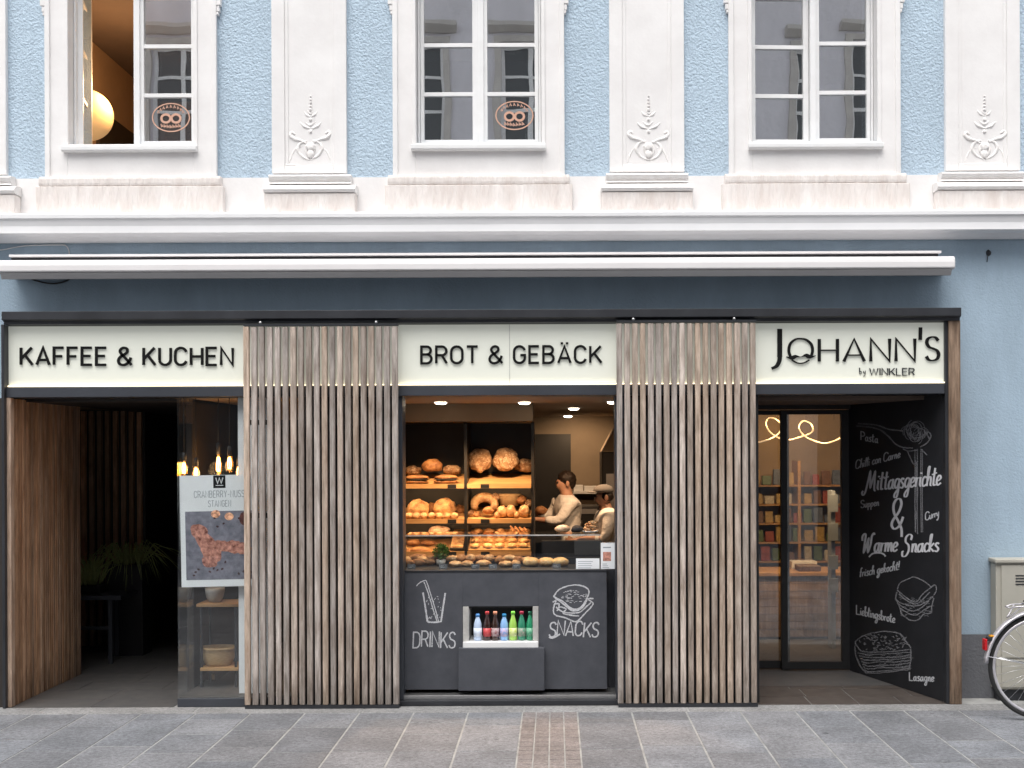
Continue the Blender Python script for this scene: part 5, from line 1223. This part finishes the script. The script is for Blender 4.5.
    if hat:
        mb = MB().blob(hc+Rz @ Vector((.004, 0, .052*k)), (.100*k, .093*k, .060*k), 4, .05, 1.5, flatb=.35); mb.build('cap_crown', M['cap'], t)
        mb = MB().blob(hc+Rz @ Vector((-.10*k, 0, .036*k)), (.055*k, .065*k, .008*k), 4, .02); mb.build('cap_peak', M['cap'], t)
        mb = MB().blob(hc+Rz @ Vector((.038*k, 0, -.005*k)), (.066*k, .082*k, .062*k), 4, .1, 2); mb.build('hair', M['hair'], t)
    else:
        mb = MB().blob(hc+Rz @ Vector((.030*k, 0, .034*k)), (.088*k, .086*k, .078*k), 4, .12, 2.4, sub=4)
        mb.blob(hc+Rz @ Vector((.075*k, 0, -.012*k)), (.045*k, .06*k, .06*k), 7, .12, 2.4); mb.build('hair', M['hair'], t)
    return t
person('baker in a cream shirt with dark hair, facing left and reaching towards the bread', (X(569, 3.1), 3.1, 0), 1.56, .07, [(.33, -.10, 1.10), (.36, .08, 1.16)], False, .25)
person('baker in a grey cap and cream shirt at the right edge of the serving window', (X(610, 2.3), 2.3, 0), 1.45, .10, [(.20, -.12, .98), (.24, .1, .96)], True, .15)
one('held_loaf', MB().blob(on(541, 3.02, 510.5), (.06, .07, .042), 221, .2, 2), M['crust'], 'brown loaf held out by the baker beside the bread rack', 'bread')

# ================================================================== RIGHT ENTRANCE
A, Bp = (2.684, .03), (2.316, 1.2)
mb_ = slanted(A, Bp)
board = thing('chalkboard_wall', 'tall black chalkboard wall with lunch lettering beside the right entrance', 'chalkboard', (2.5, .6, 0))
tv = (Vector((*Bp, 0))-Vector((*A, 0))).normalized(); nv = Vector((tv.y, -tv.x, 0)); nv = nv if nv.x > 0 else -nv
p4 = [Vector((*A, 0)), Vector((*Bp, 0)), Vector((*Bp, 0))+nv*.05, Vector((*A, 0))+nv*.05]
MB().prism([(p.x, p.y) for p in p4], lambda x, y: (x, y, .002), lambda x, y: (x, y, ZL-.002)).build('board_panel', M['blackboard'], board)
w1 = MB()
write(w1, 'M~ittagsgerichte', mb_, 865, 940.5, 491, 19, 1.65, y1=485, gap=.06, slant=.10, lo=.45, hi=1.1, d1=.001)
w1.ribbon(catmull([(901.7, 536.9), (901.4, 529), (898.2, 521), (894.3, 513.4), (893.6, 505.6), (896.2, 499.8), (900.1, 499.1), (901.4, 504.3), (898.8, 512), (893.6, 519.3), (891.7, 525), (894.3, 529), (898.8, 526.5), (901.8, 521), (903.1, 516.7)], 6), lambda tt, u: 2.5*(.5+.5*abs(tt.y)), mb_, 0, .001)
write(w1, 'W~arme', mb_, 862, 897, 552, 18, 1.7, gap=.06, slant=.10, lo=.42, hi=1.15, d1=.001, y1=551.5)
write(w1, 'S~nacks', mb_, 902, 938.5, 552.5, 17, 1.75, gap=.06, slant=.10, lo=.42, hi=1.15, d1=.001, y1=551.5)
lines(w1, mb_, [[(869, 557), (873, 553.5), (880, 552.8), (884, 554.5), (885.5, 556.5)]], 1.6)
w1.build('brush_lettering', M['paintwhite'], board)
w2 = MB()
write(w2, 'Pasta', mb_, 861, 878, 440, 8.5, .85, y1=443, gap=.12, d1=.0009)
write(w2, 'Chilli con Carne', mb_, 855.5, 900, 469, 8.5, .9, y1=457.5, gap=.08, d1=.0009, slant=.1)
write(w2, 'Suppen', mb_, 861, 879, 508, 7.5, .85, y1=505.5, gap=.1, d1=.0009)
write(w2, 'Curry', mb_, 925.5, 939, 520.5, 8, .95, y1=516, gap=.05, d1=.0009)
write(w2, 'frisch gekocht!', mb_, 859.5, 899, 577, 8.5, 1.0, y1=569.5, gap=.1, d1=.0009, slant=.1)
write(w2, 'Lieblingsbrote', mb_, 856.5, 895, 614, 9, .95, y1=623, gap=.08, d1=.0009)
write(w2, 'Lasagne', mb_, 909.5, 934, 680.5, 8.5, 1.05, y1=681.5, gap=.12, d1=.0009)
w2.build('chalk_lettering', M['chalk'], board)
d = MB(); q = random.Random(17)
# fork with spaghetti
fk = [[(856, 426), (872, 427.5), (882, 431), (890, 438), (896, 444.5), (904, 447.5), (913, 448)], [(858, 423.5), (876, 425), (888, 429), (903, 431)]]
lines(d, mb_, fk, 1.3, jit=.1)
for k in range(26):
    a = q.uniform(-.5, .5); cx, cy = 914+q.uniform(-5, 5), 432+q.uniform(-4, 4); rx, ry = q.uniform(4, 9.5), q.uniform(4, 10)
    a0 = q.uniform(0, 6.28); L = q.uniform(1.5, 4)
    lines(d, mb_, [[(cx+rx*cos(a0+L*i/7), cy+ry*sin(a0+L*i/7)) for i in range(8)]], .6, .0008+.00003*k)
lines(d, mb_, [[(922, 436), (928, 432), (931, 436), (927, 443), (920, 447)], [(924, 431), (927, 434), (930, 440)], [(921, 449), (927, 455)], [(907, 450), (911, 459), (914, 464), (918, 461)], [(903, 449), (909, 451), (918, 450)]], 1.0)
for x in (915, 917.2, 921, 922.4): lines(d, mb_, [[(x, 449), (x+q.uniform(-.3, .3), 480), (x, 512), (x+.4, 536-q.random()*5)]], .85, .0008)
for k in range(14): 
    x = q.uniform(914.8, 918); y = q.uniform(450, 530); lines(d, mb_, [[(x, y), (x, y+q.uniform(6, 20))]], .45, .0007+.00002*k, False)
# sandwich
sw = [[(897.5, 589), (900, 583), (907, 579.5), (914.5, 577), (925, 582), (932, 587.5)], [(897.5, 590), (903, 595), (911, 600.5), (917, 601.5), (922, 595), (929, 589), (935, 585), (936.5, 590), (934, 595)],
      [(897, 592), (896, 599), (901, 603), (908, 605), (917, 606), (926, 602), (933, 597)], [(896.5, 600), (900, 608), (902, 614), (910, 620), (918, 620), (924, 614), (931, 613), (932, 606), (934, 598)],
      [(899, 594), (906, 600), (915, 604), (922, 600), (930, 592)], [(900, 608), (908, 613), (916, 615), (924, 610), (931, 606)], [(899, 604), (905, 608), (913, 611), (921, 608), (929, 601)]]
lines(d, mb_, sw, 1.0, jit=.15)
for k in range(80):
    x = q.uniform(899, 931); y = q.uniform(597, 617); lines(d, mb_, [[(x, y), (x+q.uniform(1, 4), y+q.uniform(-1.5, 1.5))]], .45, .0007+.00001*k, False)
# lasagne
la = [[(855, 642), (861, 637), (872, 633), (888, 631.5), (900, 634), (905, 640), (911, 648)], [(855, 643), (860, 650), (868, 652), (882, 652), (898, 651), (911, 649)], [(855, 645), (856, 656), (861, 667), (866, 672.5)], [(911, 650), (911, 660), (909, 668)], [(865, 673), (880, 673), (896, 671), (910, 668)]]
for k in range(7): y = 654+k*2.7; la.append([(858+k*1.1, y-1), (868, y+1+q.uniform(-.5, .5)), (882, y+q.uniform(-.5, .9)), (897, y+q.uniform(-1, .5)), (910.5, y-2)])
lines(d, mb_, la, 1.05, jit=.25)
for k in range(90):
    x = q.uniform(861, 906); y = q.uniform(635, 650)
    if (x-882)**2/26**2+(y-642)**2/9**2 < 1: lines(d, mb_, [[(x, y), (x+q.uniform(-2, 2), y+q.uniform(-1.5, 1.5)), (x+q.uniform(-2, 3), y+q.uniform(-1.5, 1.5))]], .6, .0007+.00001*k)
for k in range(70):
    x = q.uniform(862, 909); y = q.uniform(653, 671); lines(d, mb_, [[(x, y), (x+q.uniform(2, 6), y+q.uniform(-.8, .4))]], .5, .0007+.00001*k, False)
d.build('chalk_drawing', M['chalkfaint'], board)
# recess
MB().box(X(757, 0)-.06, X(757, 0)-.004, .201, 1.3, .002, ZL-.003).build('entrance_wall', M['black'], house)
MB().box(X(757, 0), 2.75, .262, 1.30, ZL-.03, ZL-.003).build('entrance_ceiling', M['roomceil'], house)
fl = MB(); q = random.Random(9)
y = .0
while y < 1.3:
    x = 1.36
    while x < 2.7:
        L = q.uniform(.3, .5); fl.box(x+.003, min(x+L, 2.72)-.003, y+.004, y+.257, -.012, q.uniform(0, .0012)); x += L
    y += .26
M['browntile'] = mat('brown_stone_floor', (.055, .045, .04), rough=.5, col2=(.095, .08, .07), vscale=9)
tag(fl.build('entrance_floor', M['browntile']), kind='structure')
Yd = 1.2
zt_, zb_ = Z(411, Yd), .012
MB().box(X(752, Yd), 2.36, Yd-.02, Yd+.12, zt_+.005, ZL-.031).build('door_header', M['black'], house)
def door(px0, px1, Y, label, w0, w1):
    t = thing('sliding_door', label, 'door', (X((px0+px1)/2, Y), Y, 0)); x0, x1 = X(px0, Y), X(px1, Y)
    a, b = X(px0+w0, Y), X(px1-w1, Y)
    MB().box(x0, a, Y, Y+.045, zb_, zt_).box(b, x1, Y, Y+.045, zb_, zt_).box(a, b, Y+.0006, Y+.0444, zb_, zb_+.06).box(a, b, Y+.0006, Y+.0444, zt_-.035, zt_).build('door_frame', M['black'], t)
    MB().box(a, b, Y+.018, Y+.026, zb_+.06, zt_-.035).build('pane', M['doorglass'], t)
door(735, 789, Yd+.05, 'left glass sliding door leaf with black frame, partly behind the slatted screen', 5, 6.5)
door(781, 849.5, Yd, 'right glass sliding door leaf with black frame, beside the chalkboard wall', 6, 8)
MB().box(X(850, Yd), X(856, Yd), Yd-.02, Yd+.12, .002, ZL-.031).build('door_jamb', M['black'], house)
# inside: goods shelf, plank counter, looping light
t = thing('goods_shelf', 'tall shelf of small packets seen through the glass doors', 'shelf', (2.4, 4.3, 0)); YG = 4.2
rows = [Z(p, YG) for p in (486, 505, 524, 543, 562)]
for x in (1.95, 2.55, 3.2): MB().box(x-.015, x+.015, YG, YG+.3, .004, Z(462, YG)).build('upright', M['oak'], t)
MB().box(1.9, 3.25, YG+.3, YG+.32, .004, Z(462, YG)).build('back_panel', M['shopwall'], t)
for z in rows: MB().box(1.94, 3.21, YG-.005, YG+.295, z-.018, z).build('board', M['oak'], t)
PC = {'red': (.30,.05,.03), 'white': (.52,.48,.40), 'yellow': (.40,.27,.08), 'brown': (.16,.08,.045), 'green': (.09,.15,.06), 'blue': (.10,.13,.20)}
pm = {k: mat('packet_'+k, v, rough=.45, var=.25, vscale=40) for k, v in PC.items()}
q = random.Random(33); rn = ['top', 'second', 'third', 'fourth', 'bottom']; protos = {}; cnt = {}
for ri, z in enumerate(rows):
    x = 1.985
    for j in range(11):
        c = q.choice(list(PC)); w_ = q.uniform(.028, .05); h = q.uniform(.08, .17)
        if 2.50 < x < 2.6: x = 2.61
        key = c
        lb = '%s packet on the %s board of the shelf behind the glass doors, place %d from the left' % (c, rn[ri], j+1)
        words = ['first', 'second', 'third', 'fourth', 'fifth', 'sixth', 'seventh', 'eighth', 'ninth', 'tenth', 'eleventh']
        lb = '%s packet, %s from the left on the %s board behind the glass doors' % (c, words[j], rn[ri])
        one('packet', MB().extx([(YG+.03, z+.001), (YG+.09, z+.001), (YG+.08, z+h), (YG+.045, z+h)], x, x+w_*2), pm[c], lb, 'packet', 'packets on the goods shelf', bevel=.006)
        x += w_*2+.022
        if x > 3.09: break
YK = 2.7
t = thing('plank_counter', 'counter clad in horizontal wooden planks behind the glass doors', 'counter', (2.3, YK+.3, 0))
mb = MB(); z = .03; q = random.Random(6)
while z < Z(580, YK)-.02:
    g = q.uniform(.7, 1.2); mb.box(1.35, 3.1, YK+q.uniform(0, .008), YK+.03, z, z+.066, (g, g*.97, g*.93)); z += .07
mb.build('plank_cladding', M['oakplank'] if 'oakplank' in M else slats('counter_plank_wood', (.36, .24, .15)), t)
MB().box(1.35, 3.1, YK+.031, YK+.5, .005, z-.005).build('counter_body', M['darkwall'], t)
MB().box(1.33, 3.12, YK-.02, YK+.52, z-.004, z+.03).build('counter_top', M['oak'], t, bevel=.004)
ztop = z+.031
one('tray', MB().extx([(YK+.06, ztop), (YK+.26, ztop), (YK+.28, ztop+.05), (YK+.04, ztop+.05)], X(800, YK), X(822, YK)), M['post'], 'brown tray on the plank counter behind the glass doors', 'tray', bevel=.006)
one('paper_stack', MB().box(X(798, YK), X(824, YK), YK+.3, YK+.46, ztop, ztop+.07), M['whiteplastic'], 'stack of white paper on the plank counter behind the glass doors', 'paper stack', bevel=.003)
one('magazine_rack', MB().box(X(831, 2.2), X(835, 2.2), 2.2, 2.34, .005, Z(492, 2.2)).box(X(829, 2.2)-.01, X(836, 2.2)+.01, 2.18, 2.199, .5, .62).box(X(829, 2.2)-.01, X(836, 2.2)+.01, 2.18, 2.199, .7, .82).box(X(829, 2.2)-.01, X(836, 2.2)+.01, 2.18, 2.199, .95, 1.1).box(X(829, 2.2)-.01, X(836, 2.2)+.01, 2.18, 2.199, 1.2, 1.35), M['greyink'], 'narrow grey leaflet rack inside the right glass door', 'rack')
t = thing('loop_light', 'looping glowing neon tube hanging inside the right entrance', 'lamp', (2.2, 2.4, 1.9), None); YL = 2.4
pts = [(745, 444), (760, 442), (774, 437), (782, 428), (777, 420), (769, 418), (766, 424), (771, 433), (785, 440), (800, 437), (812, 432), (811, 424), (803, 421), (799, 428), (806, 437), (822, 443), (834, 441), (848, 434)]
MB().tube([PT(x, y, YL+.12*sin(i*.35)) for i, (x, y) in enumerate(catmull(pts, 8))], .0065, 8).build('neon_tube', M['curl'], t)
for px in (768, 806, 834): MB().tube([PT(px, 420, YL), (PT(px, 420, YL).x, YL, ZC-.001)], .002, 6).build('hanging_wire', M['black'], t)
for px in (783, 836): spot('entrance_spot', (X(px, 2.2), 2.0, ZC-.03), 40, (X(px, 3.4), 3.6, .9), (1, .66, .36), 130)
spot('entrance_spot', (X(800, 3.6), 3.9, ZC-.05), 9, (X(795, 4.5), 4.6, 1.75), (1, .60, .28), 110)  # added spot without a fixture, throws a warm patch on the back wall
spot('entrance_spot', (X(836, 2.2), 2.3, ZC-.05), 6, (3.4, 2.8, 1.8), (1, .60, .28), 110)  # second added spot, for a warm glow on the side wall
spot('entrance_spot', (2.3, 1.9, ZC-.04), 16, (2.3, 2.7, .3), (1, .66, .36), 120)

# ================================================================== UTILITY CABINET AND BICYCLE
Yc0 = .07
cab = thing('utility_cabinet', 'beige street utility cabinet standing against the blue wall', 'utility cabinet', (X(1035, 0), .1, 0))
xa, xb = X(996, Yc0), X(1092, Yc0); zt_ = Z(560.8, Yc0)
MB().box(xa, xb, Yc0+.012, YW-.014, .08, zt_-.03).build('cabinet_body', M['cabinet'], cab, bevel=.004)
MB().box(xa-.012, xb+.012, Yc0-.012, YW-.004, zt_-.03, zt_).build('cabinet_lid', M['cabinet'], cab, bevel=.008)
MB().box(xa+.02, xb-.02, Yc0+.03, YW-.02, .0, .08).build('cabinet_plinth', M['dark'], cab)
mb = MB(); xm_ = (xa+xb)/2
mb.box(xa+.035, xm_-.002, Yc0+.002, Yc0+.0115, .30, zt_-.045).box(xm_+.002, xb-.02, Yc0+.002, Yc0+.0115, .30, zt_-.045).box(xa+.035, xb-.02, Yc0+.002, Yc0+.0115, .095, .285)
mb.build('cabinet_door', M['cabinet'], cab, bevel=.003)
for k in range(4): MB().box(xm_-.2, xm_+.2, Yc0-.001, Yc0+.0015, zt_-.12-.02*k, zt_-.112-.02*k).build('vent_slot', M['dark'], cab)
MB().lathe([(.016, 0), (.016, .012), (0, .012)], (xm_+.06, Yc0-.006, .62), 12).build('lock', M['steel'], cab)

bk = thing('bicycle', 'silver city bicycle standing in front of the utility cabinet', 'bicycle', (3.6, -.5, 0))
yb_ = -.50; Rw = .345; hx = X(1040.5, yb_); hz = Rw+.003; fx = hx+1.06
def V3(x, z, y=yb_): return Vector((x, y, z))
def wheel(cx):
    ty = MB().tube([V3(cx+(Rw-.016)*cos(2*pi*k/56), hz+(Rw-.016)*sin(2*pi*k/56)) for k in range(56)], .0135, 10, closed=True).build('tyre', M['rubber'], None)
    w = MB().tube([V3(cx, hz, yb_-.03), V3(cx, hz, yb_+.03)], .022, 14).tube([V3(cx, hz, yb_-.055), V3(cx, hz, yb_+.055)], .006, 8).build('wheel', M['chrome'], bk)
    ty.parent = w; ty.matrix_parent_inverse = w.matrix_parent_inverse.inverted() if False else Matrix.Identity(4)
    rim = MB().tube([V3(cx+(Rw-.038)*cos(2*pi*k/56), hz+(Rw-.038)*sin(2*pi*k/56)) for k in range(56)], .0115, 8, closed=True).build('rim', M['silver'], w)
    sp = MB()
    for k in range(32):
        a = 2*pi*k/32; s_ = 1 if k % 2 else -1; h = a+.5*(1 if (k//2) % 2 else -1)
        sp.tube([V3(cx+.02*cos(h), hz+.02*sin(h), yb_+.022*s_), V3(cx+(Rw-.045)*cos(a), hz+(Rw-.045)*sin(a))], .0012, 4)
    sp.build('spokes', M['chrome'], w)
    return w
wheel(hx); wheel(fx)
def guard(cx, a0, a1):
    mb = MB(); n = 26; pr = [(-.027, -.012), (-.02, .002), (0, .007), (.02, .002), (.027, -.012), (.018, -.002), (0, .003), (-.018, -.002)]
    vs = []; fs = []
    for k in range(n+1):
        a = R(a0+(a1-a0)*k/n)
        for (dy, dr) in pr: r_ = Rw+.018+dr; vs.append((cx+r_*cos(a), yb_+dy, hz+r_*sin(a)))
    m_ = len(pr)
    for k in range(n):
        for j in range(m_): fs.append((k*m_+j, k*m_+(j+1) % m_, (k+1)*m_+(j+1) % m_, (k+1)*m_+j))
    fs += [tuple(range(m_)), tuple(n*m_+j for j in range(m_))[::-1]]
    return mb.add(vs, fs, smooth=True)
g1 = guard(hx, 176, 42).build('mudguard', M['silver'], bk); guard(fx, 165, 62).build('mudguard', M['silver'], bk)
a = R(180-4); 
MB().tube([V3(hx, hz, yb_-.04), V3(hx-(Rw+.018)*cos(R(-12)), hz+.07, yb_-.03)], .003, 6).tube([V3(hx, hz, yb_+.04), V3(hx-(Rw+.018)*cos(R(-12)), hz+.07, yb_+.03)], .003, 6).build('mudguard_stay', M['chrome'], bk)
# rear light on the mudguard
lx, lz = hx-.352, hz+.135
MB().box(lx-.020, lx-.002, yb_-.026, yb_+.026, lz-.03, lz+.045).build('rear_light', M['redlens'], bk, bevel=.006)
MB().box(lx+.0, lx+.03, yb_-.02, yb_+.02, lz+.032, lz+.055).build('light_bracket', M['dark'], bk, bevel=.003)
MB().box(lx+.018, lx+.045, yb_-.015, yb_+.015, lz+.056, lz+.068).build('reflector', M['amber'], bk, bevel=.003)
bbx, bbz = hx+.44, .29; stx, stz = hx+.27, .86; htx, htz = fx-.13, .93; hbx, hbz = fx-.09, .72
fr = MB()
fr.tube([V3(bbx, bbz), V3(stx, stz)], .015, 10).tube([V3(bbx, bbz), V3((bbx+hbx)/2, .46), V3(hbx, hbz+.02)], .019, 10).tube([V3(stx+.06, .62), V3((bbx+hbx)/2+.05, .60), V3(htx+.01, htz-.07)], .014, 10)
fr.tube([V3(htx, htz), V3(hbx, hbz)], .020, 10)
for s_ in (-1, 1):
    fr.tube([V3(bbx, bbz), V3(hx, hz, yb_+.055*s_)], .010, 8).tube([V3(stx+.02, stz-.1), V3(hx, hz, yb_+.055*s_)], .008, 8)
fr.build('frame', M['silver'], bk)
fk_ = MB()
for s_ in (-1, 1): fk_.tube([V3(hbx, hbz), V3(hbx+.03, hbz-.05, yb_+.045*s_), V3(fx-.03, .5, yb_+.05*s_), V3(fx, hz, yb_+.05*s_)], [.014, .012, .010, .008], 8)
fk_.build('fork', M['silver'], bk)
MB().tube([V3(stx, stz-.01), V3(stx-.03, .97)], .013, 10).build('seat_post', M['chrome'], bk)
MB().blob(V3(stx-.03, .99), (.13, .075, .035), 3, .05, 1.2).blob(V3(stx+.08, .985), (.09, .03, .024), 3, .05).build('saddle', M['rubber'], bk)
MB().tube([V3(htx, htz-.02), V3(htx-.03, 1.02)], .012, 10).tube(catmull([V3(htx-.22, 1.07, yb_-.28), V3(htx-.10, 1.08, yb_-.25), V3(htx-.01, 1.05, yb_-.12), V3(htx-.03, 1.03), V3(htx-.01, 1.05, yb_+.12), V3(htx-.10, 1.08, yb_+.25), V3(htx-.22, 1.07, yb_+.28)], 6), .011, 8).build('handlebar', M['chrome'], bk)
for s_ in (-1, 1): MB().tube([V3(htx-.11, 1.08, yb_+.252*s_), V3(htx-.23, 1.07, yb_+.28*s_)], .017, 10).build('grip', M['rubber'], bk)
rk = MB(); zr = hz+Rw+.055
for s_ in (-1, 1):
    rk.tube([V3(stx-.02, zr+.01, yb_+.055*s_), V3(hx+.08, zr, yb_+.06*s_), V3(hx-.17, zr-.01, yb_+.055*s_), V3(hx-.215, zr-.02, yb_+.03*s_)], .005, 8)
    rk.tube([V3(hx+.02, zr, yb_+.06*s_), V3(hx, hz, yb_+.06*s_)], .0045, 8); rk.tube([V3(hx-.15, zr-.008, yb_+.056*s_), V3(hx-.19, zr-.06, yb_+.03*s_), V3(hx-.22, zr-.085, yb_)], .0045, 8)
rk.tube([V3(hx-.215, zr-.02, yb_-.03), V3(hx-.215, zr-.02, yb_+.03)], .005, 8)
for k in range(4): rk.tube([V3(hx-.1+.1*k, zr, yb_-.058), V3(hx-.1+.1*k, zr, yb_+.058)], .004, 6)
rk.build('luggage_rack', M['silver'], bk)
MB().box(hx-.10, hx+.16, yb_-.045, yb_+.045, zr+.006, zr+.022).build('rack_clamp', M['dark'], bk, bevel=.006)
cr = MB().tube([V3(bbx, bbz, yb_-.07), V3(bbx, bbz, yb_+.07)], .02, 12)
cr.tube([V3(bbx+.085*cos(2*pi*k/30), bbz+.085*sin(2*pi*k/30), yb_-.05) for k in range(30)], .006, 6, closed=True)
for s_ in (-1, 1): cr.tube([V3(bbx, bbz, yb_+.07*s_), V3(bbx+.12*s_, bbz-.11*s_, yb_+.09*s_)], .009, 8)
cr.build('crank', M['chrome'], bk)
for s_ in (-1, 1): MB().box(bbx+.12*s_-.045, bbx+.12*s_+.045, yb_+.095*s_-.035, yb_+.095*s_+.035, bbz-.11*s_-.011, bbz-.11*s_+.011).build('pedal', M['rubber'], bk, bevel=.004)
cg = MB().tube([V3(hx+.0, hz+.04, yb_-.055), V3(bbx, bbz+.085, yb_-.055)], .005, 6).tube([V3(hx, hz-.04, yb_-.055), V3(bbx, bbz-.085, yb_-.055)], .005, 6)
cg.tube([V3(hx+.04*cos(2*pi*k/20), hz+.04*sin(2*pi*k/20), yb_-.05) for k in range(20)], .006, 6, closed=True); cg.build('chain', M['dark'], bk)
MB().tube([V3(bbx-.04, bbz-.02, yb_-.02), V3(bbx-.12, .012, yb_-.16)], .008, 8).build('kickstand', M['chrome'], bk)
MB().blob(V3(hbx+.1, .86), (.05, .04, .045), 2, .02).build('headlight', M['chrome'], bk)

# ================================================================== HOUSE ACROSS THE STREET (behind the camera, seen only in the glass)
op = thing('opposite_house', 'grey lavender house across the street, mirrored in the window panes', 'house', (0, -11.2, 0))
YO = -11.2; pit = 1.98; cols = [-.38+pit*k for k in range(-5, 7)]; x0_, x1_ = -11.5, 12.2
rowsO = [(3.75, 5.35), (6.95, 8.65)]; HT = 10.6
mb = MB(); prev = 0; zs_ = [(0.0, .9, 2.75, 'shop')]
xe = [x0_]
for c in cols: xe += [c-.5, c+.5]
xe.append(x1_)
for i in range(0, len(xe), 2): mb.box(xe[i], xe[i+1], YO-.4, YO, 3.2, HT)
for c in cols:
    zz_ = 3.2
    for (a, b) in rowsO: mb.box(c-.5, c+.5, YO-.4, YO, zz_, a); zz_ = b
    mb.box(c-.5, c+.5, YO-.4, YO, zz_, HT)
mb.build('upper_wall', M['lavender'], op)
for c in cols[::2]: MB().box(c-1.28, c-.70, YO-.4, YO+.05, 0, 3.19).build('stone_pier', M['stone'], op)
MB().box(x0_, x1_, YO-.38, YO+.08, 2.75, 3.2).build('shop_fascia', M['stone'], op)
MB().box(x0_, x1_, YO-.4, YO-.30, 0, 2.75).build('shop_windows', M['darkglass'], op)
MB().extx([(YO, HT), (YO+.45, HT), (YO+.45, HT-.12), (YO+.2, HT-.3), (YO, HT-.4)], x0_, x1_).build('cornice', M['stone'], op)
MB().extx([(YO+.12, 6.2), (YO+.12, 6.1), (YO, 6.05), (YO, 6.25)], x0_, x1_).build('cornice', M['stone'], op)
MB().extx([(YO+.5, HT), (YO-7, HT+.1), (YO-7, 0), (YO-.41, 0), (YO-.41, HT-.01)], x0_, x1_).build('roof_body', M['darkwall'], op)
for c in cols:
    for (a, b) in rowsO:
        w_ = MB().box(c-.62, c-.5, YO, YO+.05, a-.1, b+.1).box(c+.5, c+.62, YO, YO+.05, a-.1, b+.1).box(c-.5, c+.5, YO+.001, YO+.05, b, b+.1)
        w_.extx([(YO, b+.32), (YO+.2, b+.32), (YO+.2, b+.25), (YO+.06, b+.16), (YO, b+.16)], c-.72, c+.72).extx([(YO, a-.1), (YO+.14, a-.1), (YO+.14, a-.02), (YO, a-.02)], c-.68, c+.68)
        wo = w_.build('window', M['stone'], op)
        f_ = MB()
        for (p, r_) in ((c-.5, c-.44), (c-.04, c+.04), (c+.44, c+.5)): f_.box(p, r_, YO-.16, YO-.1, a, b)
        for z in (a, a+(b-a)*.33, a+(b-a)*.66, b-.06): f_.box(c-.5, c+.5, YO-.155, YO-.105, z, z+.055)
        f_.build('window_frame', M['winframe'], wo)
        MB().box(c-.5, c+.5, YO-.15, YO-.13, a, b).build('pane', M['darkglass'], wo)
